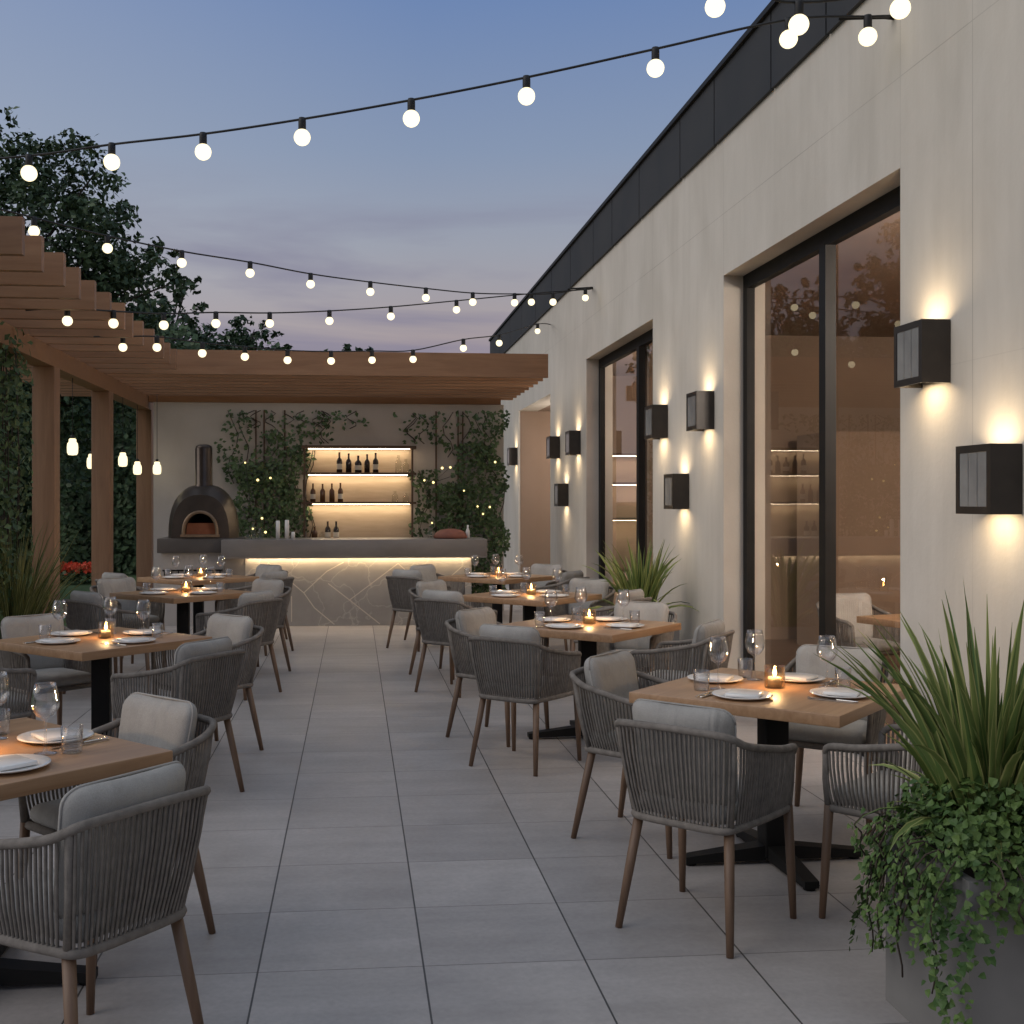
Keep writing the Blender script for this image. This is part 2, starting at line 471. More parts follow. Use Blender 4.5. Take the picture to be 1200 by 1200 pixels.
def dup(root, loc, rotz, label, group=None):
    r = root.copy(); COL.objects.link(r); r.location = loc; r.rotation_euler = (0, 0, rotz)
    r['label'] = label
    if group: r['group'] = group
    for ch in list(root.children):
        c = ch.copy(); COL.objects.link(c); c.parent = r
        for g in list(ch.children):
            d = g.copy(); COL.objects.link(d); d.parent = c
    return r

def lamp(name, kind, loc, energy, col, parent=None, size=0.02, rot=(0, 0, 0), spot=None, blend=0.5):
    d = bpy.data.lights.new(name, kind)
    d.energy = energy; d.color = col
    if kind == 'POINT': d.shadow_soft_size = size
    if kind == 'AREA':
        d.shape = 'RECTANGLE'; d.size, d.size_y = size; d.spread = R(165)
    if kind == 'SPOT':
        d.spot_size = spot; d.spot_blend = blend; d.shadow_soft_size = size
    o = bpy.data.objects.new(name, d)
    COL.objects.link(o)
    if parent: o.parent = parent
    o.location = loc; o.rotation_euler = rot
    return o

# ------------------------------------------------------------------ foliage helpers
def leaf(mb, p, nrm, size, asp=0.55, mi=0, roll=None):
    n = Vector(nrm).normalized()
    ref = Vector((0, 0, 1)) if abs(n.z) < 0.95 else Vector((1, 0, 0))
    u = n.cross(ref).normalized(); w = n.cross(u)
    a = random.uniform(0, 2 * PI) if roll is None else roll
    d = u * math.cos(a) + w * math.sin(a)
    s = n.cross(d)
    p = Vector(p)
    q = [p - d * size * 0.5, p - d * size * 0.08 + s * size * asp * 0.5 + n * size * 0.06, p + d * size * 0.5, p - d * size * 0.08 - s * size * asp * 0.5 + n * size * 0.06]
    mb.add(q, [(0, 1, 2), (0, 2, 3)], False, mi)

def rnd_dir():
    while True:
        v = Vector((random.uniform(-1, 1), random.uniform(-1, 1), random.uniform(-1, 1)))
        if 0.05 < v.length < 1:
            return v.normalized()

def clump_leaves(mb, clumps, per, size, asp=0.6):
    for (c, r) in clumps:
        c = Vector(c)
        k = max(9, int(per * (r ** 2)))
        for _ in range(k):
            d = rnd_dir()
            rr = r * (random.uniform(0.35, 1.0) ** 0.6) * random.uniform(0.75, 1.15)
            p = c + Vector((d.x, d.y, d.z * 0.8)) * rr
            nn = d * 0.6 + rnd_dir() * 0.8 + Vector((0, 0, 0.4))
            leaf(mb, p, nn, size * random.uniform(0.65, 1.3), asp)

def tree(label, x, y, h, crown, per, leafsize, mat, trunk_r=0.2, lean=(0, 0), group=None):
    root = thing('tree', label, 'tree', (x, y, 0), 0, group)
    base = Vector((0, 0, 0))
    tb = MB()
    top = Vector((lean[0], lean[1], h * 0.62))
    pts = [base, base.lerp(top, 0.3) + Vector((0.08, 0.05, 0)), base.lerp(top, 0.65) + Vector((-0.06, 0.05, 0)), top, top + Vector((0.1, 0, h * 0.25))]
    tb.tube(pts, [trunk_r * 1.25, trunk_r, trunk_r * 0.75, trunk_r * 0.5, trunk_r * 0.12], 8)
    for (c, r) in crown:
        c = Vector(c)
        s = pts[2].lerp(pts[3], random.uniform(0.0, 1.0))
        mid = s.lerp(c, 0.5) + Vector((0, 0, 0.15))
        tb.tube([s, mid, c + (c - s).normalized() * r * 0.5], [trunk_r * 0.3, trunk_r * 0.18, 0.015], 5)
    cb = MB()
    sub = []
    for (c, r) in crown:
        c = Vector(c)
        nsub = max(8, int(16 * r * r) + 6)
        for _ in range(nsub):
            d = rnd_dir()
            sub.append((c + d * r * random.uniform(0.35, 1.0), r * random.uniform(0.22, 0.42)))
        for _ in range(5):       # loose sprays that break the outline
            d = rnd_dir(); d.z = abs(d.z) * 0.9
            for q in range(3):
                sub.append((c + d * r * (1.0 + 0.13 * q), r * 0.15))
                
    clump_leaves(cb, sub, per, leafsize)
    tb.build('trunk', M['bark'], root)
    cb.build('crown', mat, root)
    return root

# ------------------------------------------------------------------ setting: ground
g = MB(); g.add([(-250, -60, -0.03), (250, -60, -0.03), (250, 400, -0.03), (-250, 400, -0.03)], [(0, 1, 2, 3)])
tag(g.build('lawn', M['lawn']), kind='structure')
t_ = MB(); t_.box(-3.75, 3.44, -3.0, 26.0, -0.12, 0.0)
tag(t_.build('terrace', M['stone']), kind='structure')

# ------------------------------------------------------------------ building
XW = 3.1
bld = thing('building', 'pale rendered building with dark parapet and tall black framed windows beside the terrace', 'building', (0, 0, 0))
wb = MB()
wt = 0.36
W1 = (6.302, 9.457); W2 = (11.77, 15.23); PS = (18.07, 21.6)
ZT = 4.72; ZWIN = 3.55; ZPASS = 3.35
for (y0, y1, z0, z1) in ((-3, W1[0], 0, ZT), (W1[0], W1[1], ZWIN, ZT), (W1[1], W2[0], 0, ZT), (W2[0], W2[1], ZWIN, ZT), (W2[1], PS[0], 0, ZT), (PS[0], PS[1], ZPASS, ZT), (PS[1], 26, 0, ZT)):
    wb.box(XW, XW + wt, y0, y1, z0, z1)
wb.build('wall', M['wall'], bld)
pp = MB()
ed = [-3, -1.2, 0.6, 2.4, 4.0, 5.65, 7.27, 8.27, 9.62, 10.66, 12.23, 13.55, 14.64, 16.22, 17.8, 19.4, 21, 22.6, 24.3, 26]
for a, b2 in zip(ed[:-1], ed[1:]):
    pp.box(XW - 0.03, XW + 0.02, a + 0.011, b2 - 0.011, ZT - 0.02, 5.27)
pp.box(XW + 0.02, XW + wt, -3, 26, ZT, 5.26, 1)
pp.box(XW - 0.06, XW + wt + 0.03, -3, 26, 5.272, 5.315, 1)
pp.build('parapet', [M['parapet'], M['black']], bld)
rf = MB(); rf.box(XW + wt, 9.0, -3, 26, ZT - 0.1, ZT + 0.1)
rf.build('roof', M['roof'], bld)
# rooms behind the windows
rm = MB()
def room(y0, y1, x1, zc):
    rm.box(x1, x1 + 0.1, y0, y1, 0, zc)
    rm.box(XW + wt, x1, y0, y0 + 0.1, 0, zc)
    rm.box(XW + wt, x1, y1 - 0.1, y1, 0, zc)
    rm.box(XW + wt, x1 + 0.1, y0, y1, zc, zc + 0.1)
room(2.5, 13.4, 7.2, 3.62)
room(13.5, 17.9, 6.4, 3.62)
rm.box(5.1, 7.2, 12.0, 12.9, 0.0, 2.4)
rm.build('interior_wall', M['roomwall'], bld)
fl = MB(); fl.box(XW + wt + 0.001, 7.2, 2.5, 17.9, -0.1, 0.0); fl.build('interior_floor', M['roomfloor'], bld)
for (dx, dy) in ((4.2, 3.6), (4.2, 5.0), (5.4, 3.6), (5.4, 5.0), (4.2, 6.2), (4.7, 14.3), (4.5, 19.8)):  # globe lamps added out of view to brighten the rooms and passage
    zc = 3.62 if dy < 18 else ZPASS
    dl = MB(); dl.tube([(dx, dy, zc), (dx, dy, zc - 0.42)], 0.008, 6); dl.lathe([(0.04, 0.04), (0.05, 0.0), (0, 0.045)], 10, (dx, dy, zc - 0.45))
    po = dl.build('added_pendant', M['black'], bld)
    dl = MB(); dl.sphere((dx, dy, zc - 0.55), 0.12, 16, 10); dl.build('globe', M['added_glow'], po)
# passage
pn = MB()
pn.box(XW, 5.2, PS[1] + 0.001, PS[1] + 0.101, 0, ZPASS - 0.002) if False else None
pn.box(XW + wt, 5.2, PS[1], PS[1] + 0.1, 0, ZPASS)
pn.box(XW + wt, 5.2, PS[0] - 0.1, PS[0], 0, ZPASS)
pn.box(5.2, 5.3, PS[0] - 0.1, PS[1] + 0.1, 0, ZPASS)
pn.box(XW + wt, 5.3, PS[0] - 0.1, PS[1] + 0.1, ZPASS, ZPASS + 0.1)
pn.box(XW + 0.03, XW + wt, PS[1] - 0.012, PS[1] - 0.002, 0, ZPASS - 0.004)
pn.build('passage_wall', M['niche'], bld)
def window(y0, y1, mull):
    fr = MB()
    xa, xb = XW + 0.17, XW + 0.235
    fw = 0.1
    fr.box(xa, xb, y0, y0 + fw, 0, ZWIN - 0.002)
    fr.box(xa, xb, y1 - fw, y1, 0, ZWIN - 0.002)
    fr.box(xa, xb, y0 + fw, y1 - fw, ZWIN - 0.12, ZWIN - 0.002)
    fr.box(xa, xb, y0 + fw, y1 - fw, 0.0, 0.1)
    fr.box(xa - 0.012, xb, mull - 0.055, mull + 0.055, 0.1, ZWIN - 0.12)
    f = fr.build('window', M['black'], bld)
    pa = MB()
    for (a, b2) in ((y0 + fw, mull - 0.055), (mull + 0.055, y1 - fw)):
        pa.add([(xa + 0.035, a, 0.1), (xa + 0.035, b2, 0.1), (xa + 0.035, b2, ZWIN - 0.12), (xa + 0.035, a, ZWIN - 0.12)], [(0, 1, 2, 3)])
    pa.build('pane', M['pane'], f)
window(W1[0], W1[1], 7.78)
window(W2[0], W2[1], 13.05)

# lit shelf in the second room
isf = thing('lit_shelf', 'glowing wall shelf seen through the second window of the building', 'shelf', (4.4, 17.75, 0))
b_ = MB()
for z in (0.55, 1.35, 1.9, 2.35): b_.box(-0.7, 0.9, -0.3, 0, z, z + 0.04)
b_.build('board', M['shelf'], isf)
b_ = MB()
for z in (0.55, 1.35, 1.9, 2.35): b_.box(-0.68, 0.88, -0.16, -0.12, z - 0.005, z - 0.001)
b_.build('strip_light', M['shelfled'], isf)

# ------------------------------------------------------------------ sconces
def make_sconce(label):
    t = thing('wall_sconce', label, 'wall light', (0, 0, 0), 0, 'box sconces on the window wall')
    # local: wall plane x=0, body sticks out to -x, 0.31 along y, 0.33 high, origin at centre
    hx, hy, hz = 0.16, 0.155, 0.165
    b = MB()
    w = 0.014
    b.box(-hx, -hx + w, -hy, hy, -hz, -hz + 0.035); b.box(-hx, -hx + w, -hy, hy, hz - 0.035, hz)
    b.box(-hx, -hx + w, -hy, -hy + 0.035, -hz + 0.035, hz - 0.035); b.box(-hx, -hx + w, hy - 0.03, hy, -hz + 0.035, hz - 0.035)
    b.box(-hx + w, -0.004, -hy, -hy + w, -hz, hz); b.box(-hx + w, -0.004, hy - w, hy, -hz, hz)
    b.box(-hx + w, -0.004, -hy + w, hy - w, -0.095, 0.095)
    b.box(-0.018, -0.004, -hy + w, hy - w, 0.1, hz - 0.02); b.box(-0.018, -0.004, -hy + w, hy - w, -hz + 0.02, -0.1)
    b.build('housing', M['sconce'], t)
    gp = MB()
    ys = [-hy + 0.035, -0.035, 0.045, hy - 0.03]
    for k in range(3):
        gp.box(-hx + 0.003, -hx + 0.010, ys[k] + 0.003, ys[k + 1] - 0.003, -hz + 0.036, hz - 0.036)
    gp.build('glass_panel', M['ribbed'], t)
    for s in (1, -1):
        l = MB(); l.box(-0.125, -0.035, -0.085, 0.085, 0.0955 if s > 0 else -0.099, 0.099 if s > 0 else -0.0955)
        l.build('lens', M['lens'], t)
        lamp('sconce_lamp', 'AREA', (-0.108, 0, s * 0.14), SCONCE_W, (1.0, 0.76, 0.48), t, (0.07, 0.22), (PI if s > 0 else 0, 0, 0))
    return t
SCONCE_W = 1.4
sc_data = [  # y near edge, z centre, label
    (5.09, 1.752, 'large black box sconce low on the wall above the big planter'),
    (5.74, 2.433, 'black box sconce at the near edge of the big window'),
    (10.45, 1.738, 'black box sconce, lowest of the three between the two windows'),
    (9.70, 2.435, 'black box sconce, upper one beside the big window jamb'),
    (11.18, 2.440, 'black box sconce at the near edge of the second window'),
    (15.60, 2.452, 'black box sconce just beyond the second window jamb'),
    (17.2, 2.462, 'black box sconce at the corner beside the passage opening'),
    (16.5, 1.737, 'small looking black box sconce, lowest beyond the second window'),
    (21.75, 2.50, 'black box sconce on the pillar beyond the brown passage'),
]
s0 = None
for (y, z, lab) in sc_data:
    if s0 is None:
        s0 = make_sconce(lab); s0.location = (XW, y + 0.155, z)
    else:
        dup(s0, (XW, y + 0.155, z), 0, lab)

# ------------------------------------------------------------------ pergola
pg = thing('pergola', 'cedar pergola with slatted roof on square posts over the terrace edge and bar', 'pergola', (0, 0, 0))
for y in (6.6, 9.3, 12.0, 14.62, 17.55):
    b = MB(); b.rbox((-3.1, y, 1.5), (0.11, 0.11, 1.5), 0.006); b.build('post', M['post'], pg)
b = MB(); b.box(-3.2, -3.0, 3.0, 17.75, 3.0, 3.19); b.build('beam', M['pergola_y'] if 'pergola_y' in M else M['pergola'], pg)
b = MB(); b.box(-2.99, 2.2, 17.22, 17.36, 3.1, 3.19); b.build('beam', M['pergola'], pg)
y = 3.8
k = 0
while y < 17.9:
    long = y > 13.95
    x1 = 2.42 if long else -2.07 + random.uniform(-0.02, 0.02)
    zt = 3.43
    if long and not k:
        k = 1; zt = 3.49
    b = MB(); b.box(-4.3, x1, y - 0.035, y + 0.035, 3.195, zt); b.build('slat', M['pergola'], pg)
    y += 0.525 if not long else 0.40

# ------------------------------------------------------------------ bar back wall with shelf
bw = thing('garden_wall', 'tall rendered wall behind the outdoor bar under the pergola', 'wall', (0, 0, 0))
b = MB(); b.box(-2.92, 2.24, 17.2, 17.45, 0, 3.095); b.build('render', M['backwall'], bw)
b = MB()
for x in (-1.02, 1.22): b.box(x - 0.012, x + 0.012, 17.185, 17.197, 0, 2.99)
for x in (-1.44, -1.32, 1.55, 1.62): b.box(x - 0.01, x + 0.01, 17.18, 17.197, 1.2, 2.99)
b.build('trellis_rod', M['shelf'], bw)

sh = thing('back_bar_shelf', 'glowing three level bottle shelf on the wall behind the bar', 'shelf', (0, 16.9, 0))
sx0, sx1 = -0.70, 0.85
zb = [1.10, 1.62, 2.05, 2.45]
b = MB(); b.box(sx0, sx1, 0.26, 0.285, 0.3, 2.42); b.build('back_panel', M['shelfback'], sh)
for z in zb[1:3]:
    b = MB(); b.box(sx0 - 0.06, sx1 + 0.06, 0.02, 0.26, z - 0.016, z + 0.016); b.build('shelf_board', M['shelf'], sh)
b = MB(); b.box(sx0 - 0.06, sx1 + 0.06, 0.0, 0.29, 2.42, 2.46); b.build('top_board', M['shelf'], sh)
b = MB(); b.box(sx0 - 0.06, sx1 + 0.10, -0.12, 0.26, 0.95, 1.08); b.build('base_cabinet', M['counter'], sh)
for x in (sx0 - 0.02, sx1 + 0.0):
    b = MB(); b.box(x - 0.014, x + 0.014, -0.002, 0.018, 1.08, 2.42); b.build('upright', M['shelf'], sh)
for z in (2.4195, 2.0335, 1.6035):
    b = MB(); b.box(sx0 + 0.03, sx1 - 0.03, 0.14, 0.19, z - 0.004, z - 0.0005); b.build('strip_light', M['shelfled'], sh)

def bottle(x, z, h, r, mat, lab, y=17.0, paper=True):
    t = thing('bottle', lab, 'bottle', (x, y, z), 0, 'bottles on the lit shelf')
    b = MB(); b.lathe([(0, 0), (r, 0), (r, h * 0.55), (r * 0.85, h * 0.64), (r * 0.36, h * 0.74), (r * 0.32, h * 0.96), (r * 0.4, h * 0.97), (r * 0.4, h), (0, h)], 12)
    b.build('body', mat, t)
    if paper:
        b = MB(); b.lathe([(r * 1.02, h * 0.16), (r * 1.02, h * 0.42)], 12); b.build('paper_label', M['label'], t)
    return t
ordn = ['first', 'second', 'third', 'fourth', 'fifth']
for i, x in enumerate((-0.215, -0.08, 0.06, 0.19, 0.315)):
    bottle(x, 2.066, (0.30, 0.28, 0.25, 0.27, 0.29)[i], (0.042, 0.042, 0.05, 0.04, 0.042)[i], M['bottle'], f'dark bottle, {ordn[i]} from the oven side on the top shelf', paper=i in (0, 2, 4))
for i, x in enumerate((-0.60, -0.46, -0.325, -0.20)):
    bottle(x, 1.636, (0.27, 0.265, 0.27, 0.28)[i], 0.038, M['amber'], f'amber bottle, {ordn[i]} from the oven side on the middle shelf', paper=i in (0, 3))
for i, x in enumerate((-0.385, -0.262)):
    bottle(x, 1.08, 0.27, 0.042, M['bottle'], ('dark bottle on the shelf base, closer to the oven', 'dark bottle on the shelf base, farther from the oven')[i])
bottle(-0.575, 1.08, 0.19, 0.042, M['amber'], 'short amber bottle at the end of the shelf base', paper=False)
for (x, z, h, lab) in ((0.65, 2.066, 0.26, 'tall clear bottle at the end of the top shelf'), (0.76, 2.066, 0.2, 'short clear bottle at the end of the top shelf'), (-0.47, 1.08, 0.12, 'clear tumbler beside the short amber bottle on the shelf base'), (0.6, 1.636, 0.16, 'clear carafe on the middle shelf'), (0.76, 1.636, 0.13, 'clear tumbler at the end of the middle shelf')):
    b = MB(); b.lathe([(0, 0), (0.045, 0), (0.046, h * 0.6), (0.02, h * 0.75), (0.02, h)], 12)
    tag(b.build('glass_bottle', M['clearglass'], None, (x, 17.0, z)), lab, 'glassware')

# ------------------------------------------------------------------ bar counter
bc = thing('bar_counter', 'long stone bar counter with lit underside and geometric inlaid front', 'bar', (0, 15.3, 0))
b = MB(); b.rbox((0.02, 0.32, 1.03), (1.74, 0.42, 0.112), 0.008); b.box(-1.72, 1.76, -0.096, -0.078, 0.896, 0.9175); b.build('countertop', M['counter'], bc)
b = MB(); b.box(-1.42, 1.56, 0.0, 0.6, 0.0, 0.918); b.build('front_panel', M['barfront'], bc)
b = MB(); b.box(-1.70, -1.42, 0.02, 0.6, 0.0, 0.918); b.build('side_panel', M['counter'], bc)
b = MB(); b.box(-1.40, 1.54, -0.060, -0.040, 0.905, 0.915); b.build('strip_light', M['led'], bc)
def strip2d(mb, p, q, w=0.012):
    p = Vector((p[0], 0, p[1])); q = Vector((q[0], 0, q[1]))
    d = (q - p).normalized(); n = Vector((-d.z, 0, d.x)) * w / 2
    vs = [p + n, p - n, q - n, q + n]
    vs = [(v.x, -0.002, v.z) for v in vs] + [(v.x, 0.004, v.z) for v in vs]
    mb.add(vs, [(0, 1, 2, 3), (0, 4, 5, 1), (1, 5, 6, 2), (2, 6, 7, 3), (3, 7, 4, 0)])
b = MB()
for s in (((-1.12, 0.84), (-0.66, 0.44)), ((-0.66, 0.44), (-0.52, 0.24)), ((-0.66, 0.44), (-0.36, 0.72)), ((-0.36, 0.72), (-0.14, 0.84)),
          ((-0.52, 0.24), (-0.26, 0.02)), ((0.58, 0.82), (-0.06, 0.34)), ((-0.06, 0.34), (0.34, 0.02)), ((-0.06, 0.34), (-0.34, 0.56)), ((0.58, 0.82), (1.02, 0.42)),
          ((1.02, 0.42), (1.50, 0.10)), ((-1.36, 0.30), (-1.12, 0.84)), ((-0.82, 0.40), (-0.82, 0.06)), ((1.02, 0.42), (1.44, 0.78))):
    strip2d(b, *s)
b.build('inlay_pattern', M['inlay'], bc)
ol = thing('oven_stand', 'low stone stand with dark ledge under the pizza oven', 'stand', (-2.02, 15.85, 0))
b = MB(); b.rbox((0.0, 0.0, 1.06), (0.56, 0.4, 0.095), 0.008); b.build('ledge', M['ledge'], ol)
b = MB(); b.box(-0.52, 0.3, -0.3, 0.35, 0, 0.962); b.build('base', M['backwall'], ol)
b = MB()
for z in (0.62, 0.72): b.box(-0.5, 0.28, -0.325, -0.302, z, z + 0.02)
for q in range(9): b.box(-0.48 + q * 0.09, -0.465 + q * 0.09, -0.322, -0.304, 0.64, 0.72)
b.build('rack_grille', M['black'], ol)

# ------------------------------------------------------------------ pizza oven
ov = thing('pizza_oven', 'black domed pizza oven with arched mouth and tall flue', 'oven', (-2.02, 15.82, 1.155))
b = MB()
nA, nS = 18, 10
def oven_pt(a, s):   # a across arch 0..pi, s 0..1 front to back
    rx, rz = 0.47, 0.72
    k = math.sin(min(1.0, s * 1.9) * PI / 2) if s < 0.53 else math.cos((s - 0.53) / 0.47 * PI / 2 * 0.9)
    k = 0.80 + 0.20 * k if s < 0.53 else 0.3 + 0.7 * k
    e = 0.80
    ca, sa = math.cos(a), math.sin(a)
    return Vector((rx * k * math.copysign(abs(ca) ** e, ca), -0.36 + 0.76 * s, rz * k * (abs(sa) ** e)))
grid = [[oven_pt(PI * i / nA, j / nS) for i in range(nA + 1)] for j in range(nS + 1)]
vs = [p for row in grid for p in row]
fs = []
for j in range(nS):
    for i in range(nA):
        a = j * (nA + 1) + i
        fs.append((a, a + 1, a + nA + 2, a + nA + 1))
fs.append(tuple(nS * (nA + 1) + i for i in range(nA + 1)))
b.add(vs, fs, True)
# front face ring round the mouth
mx, mz, mz0 = 0.20, 0.33, 0.05
def mouth(a, grow=0.0, y=-0.36):
    return Vector((-(0) + (mx + grow) * math.cos(a), y, mz0 + (mz - mz0 + grow) * max(0.0, math.sin(a)) ** 0.8))
ring_o = [oven_pt(PI * i / nA, 0) for i in range(nA + 1)]
ring_i = [mouth(PI * i / nA, 0.035) for i in range(nA + 1)]
vs = ring_o + ring_i
fs = [(i, i + nA + 1, i + nA + 2, i + 1) for i in range(nA)]
n0 = len(vs)
vs += [Vector((-0.38, -0.36, 0.0)), Vector((0.38, -0.36, 0.0))]
fs.append((nA, 2 * nA + 1, nA + 1, 0))
b.add(vs, fs, False)
b.build('dome', M['oven'], ov)
b = MB()
ins = [mouth(PI * i / nA, 0.0, -0.385) for i in range(nA + 1)]
ous = [mouth(PI * i / nA, 0.04, -0.385) for i in range(nA + 1)]
ins2 = [mouth(PI * i / nA, 0.0, -0.30) for i in range(nA + 1)]
ous2 = [mouth(PI * i / nA, 0.04, -0.355) for i in range(nA + 1)]
m_ = nA + 1
vs = ins + ous + ins2 + ous2
fs = []
for i in range(nA):
    fs += [(i, i + 1, m_ + i + 1, m_ + i), (i, 2 * m_ + i, 2 * m_ + i + 1, i + 1), (m_ + i, m_ + i + 1, 3 * m_ + i + 1, 3 * m_ + i)]
b.add(vs, fs, True)
b.box(-0.255, 0.255, -0.40, -0.30, 0.02, 0.052)
b.build('mouth_arch', M['oventrim'], ov)
b = MB()
vs = [mouth(PI * i / nA, 0.0, -0.30) for i in range(nA + 1)] + [mouth(PI * i / nA, 0.0, 0.12) for i in range(nA + 1)]
b.add(vs, [(i, i + 1, m_ + i + 1, m_ + i) for i in range(nA)] + [tuple(m_ + i for i in range(m_))], True, 0)
b.box(-0.2, 0.2, -0.24, -0.2, 0.052, 0.20, 1)
b.box(-0.21, 0.21, -0.30, 0.12, 0.045, 0.0505, 1)
b.build('firebrick_lining', [M['soot'], M['firebrick']], ov)
b = MB(); b.lathe([(0.14, 0.64), (0.125, 0.70), (0.115, 0.72), (0.115, 1.20), (0.105, 1.235), (0.06, 1.255), (0, 1.26)], 20); b.build('flue', M['ovenpipe'], ov)

# ------------------------------------------------------------------ things on the bar
for (x, h, r, lab) in ((-1.01, 0.24, 0.028, 'tall white pillar candle on the bar, closer to the oven'), (-0.89, 0.25, 0.03, 'tall white pillar candle on the bar, beside the short candle'), (-0.81, 0.09, 0.026, 'short white candle on the bar next to two tall ones')):
    b = MB(); b.lathe([(0, 0), (r, 0), (r * 0.96, h), (r * 0.5, h + 0.004), (0, h)], 14)
    tag(b.build('pillar_candle', M['ceramic'], None, (x, 15.5, 1.144)), lab, 'candle')
for (x, h, r, lab) in ((-1.33, 0.22, 0.035, 'slim clear carafe on the bar beside the oven'), (-1.24, 0.16, 0.04, 'clear glass jug on the bar beside the carafe'), (-1.40, 0.07, 0.05, 'small clear bowl on the bar at the oven end'), (1.02, 0.25, 0.035, 'clear bottle on the bar beside the red dome')):
    b = MB(); b.lathe([(0, 0), (r, 0), (r, h * 0.55), (r * 0.5, h * 0.8), (r * 0.55, h)], 14)
    tag(b.build('glass_jug', M['clearglass'], None, (x, 15.5, 1.144)), lab, 'glassware')
b = MB(); b.lathe([(0, 0), (0.22, 0), (0.235, 0.02), (0.21, 0.07), (0.14, 0.115), (0.05, 0.13), (0, 0.132)], 20)
tag(b.build('loaf', M['loaf'], None, (1.30, 15.55, 1.144)), 'reddish domed loaf resting on the bar counter', 'bread')
b = MB(); b.lathe([(0, 0), (0.028, 0), (0.028, 0.1), (0.012, 0.14), (0.012, 0.18), (0, 0.18)], 12)
tag(b.build('white_bottle', M['ceramic'], None, (1.53, 15.5, 1.144)), 'small white bottle at the end of the bar', 'bottle')

# ------------------------------------------------------------------ climbing plants and fairy lights
def ivy(label, spots, n, loc):
    t = thing('climbing_plant', label, 'climbing plant', loc)
    fb = MB(); sb = MB()
    for (x0, x1, z0, z1, dens, depth) in spots:
        area = (x1 - x0) * (z1 - z0)
        for _ in range(int(n * dens * area)):
            # leaves gather along invisible stems
            x = random.uniform(x0, x1); z = random.uniform(z0, z1)
            x += 0.08 * math.sin(z * 7 + x * 3)
            yy = -random.uniform(0.01, depth)
            leaf(fb, (x, yy, z), (random.uniform(-0.6, 0.6), -1, random.uniform(-0.1, 0.9)), random.uniform(0.045, 0.095), 0.62, 0)
        for _ in range(max(2, int((x1 - x0) * 5))):
            x = random.uniform(x0, x1)
            pts = [(x + 0.08 * math.sin(q * 1.3 + x * 9), -0.02 - random.uniform(0, depth * 0.5), z0 + (z1 - z0) * q / 6) for q in range(7)]
            sb.tube(pts, 0.007, 4)
    sb.build('stem', M['bark'], t)
    fb.build('foliage', M['ivy'], t)
    return t
ivy('leafy climber on the bar wall between the pizza oven and the lit shelf',
    [(-1.95, -1.55, 1.9, 2.98, 1.0, 0.12), (-1.75, -0.95, 1.05, 2.2, 3.0, 0.34), (-1.45, -0.75, 1.9, 2.7, 1.3, 0.2), (-1.1, -0.75, 1.05, 2.4, 1.6, 0.3), (-0.85, -0.65, 1.05, 2.4, 0.9, 0.2), (-1.5, 0.15, 2.72, 2.98, 0.35, 0.08), (-0.75, -0.25, 2.5, 2.98, 0.7, 0.1)], 420, (0, 17.18, 0))
ivy('leafy climber on the bar wall between the lit shelf and the passage',
    [(1.25, 2.22, 0.2, 1.9, 3.0, 0.4), (1.45, 2.2, 1.8, 2.5, 2.2, 0.3), (1.75, 2.22, 2.2, 2.98, 1.5, 0.22), (0.86, 1.3, 1.05, 2.1, 1.4, 0.3), (0.6, 1.3, 2.5, 2.95, 0.4, 0.1), (1.2, 1.7, 2.3, 2.98, 0.4, 0.1)], 420, (0, 17.18, 0))
for (lab, pts) in (('tiny warm fairy lights in the climber beside the oven', [(-1.38, 1.95), (-1.20, 1.98), (-1.56, 2.2), (-1.45, 1.25), (-1.32, 1.4), (-1.27, 1.2)]),
                   ('tiny warm fairy lights in the climber beside the passage', [(1.28, 2.13), (1.40, 2.14), (1.15, 1.92), (2.06, 2.22), (1.8, 1.57), (1.98, 1.56), (1.88, 1.46), (1.13, 1.33), (1.02, 1.95), (1.6, 1.8)])):
    t = thing('fairy_lights', lab, 'fairy lights', (0, 16.8, 0))
    b = MB()
    b.tube([(x, 0.02, z) for x, z in pts], 0.004, 4); b.build('cord', M['wire'], t)
    for (x, z) in pts:
        b = MB(); b.sphere((x, -0.02, z), random.uniform(0.012, 0.019), 8, 6); b.build('bulb', M['fairy'], t)

# ------------------------------------------------------------------ string lights
def string(label, hang, ends, r, bulbs, extra=0.0):
    """hang: bulb centre points; ends: (start points, end points) of the cable."""
    t = thing('string_lights', label, 'string lights', (0, 0, 0), 0, 'festoon lights over the terrace')
    drop = r + 0.062
    pts = list(ends[0]) + [(x, y, z + drop) for (x, y, z) in hang] + list(ends[1])
    # smooth the cable
    P = [Vector(p) for p in pts]
    sm = []
    for i in range(len(P) - 1):
        p0 = P[max(i - 1, 0)]; p1 = P[i]; p2 = P[i + 1]; p3 = P[min(i + 2, len(P) - 1)]
        for k in range(5):
            u = k / 5
            sm.append(0.5 * ((2 * p1) + (p2 - p0) * u + (2 * p0 - 5 * p1 + 4 * p2 - p3) * u * u + (3 * p1 - p0 - 3 * p2 + p3) * u ** 3))
    sm.append(P[-1])
    b = MB(); b.tube(sm, 0.0075, 6); b.build('cable', M['wire'], t)
    for (x, y, z) in hang:
        s = MB(); s.lathe([(0, 0.072), (0.021, 0.07), (0.024, 0.05), (0.024, 0.0), (0.019, -0.014), (0, -0.014)], 10, (0, 0, r))
        so = s.build('socket', M['wire'], t, (x, y, z))
        bb = MB(); bb.sphere((0, 0, 0), r, 18, 12); bb.build('bulb', M['bulb'], so)
    return t
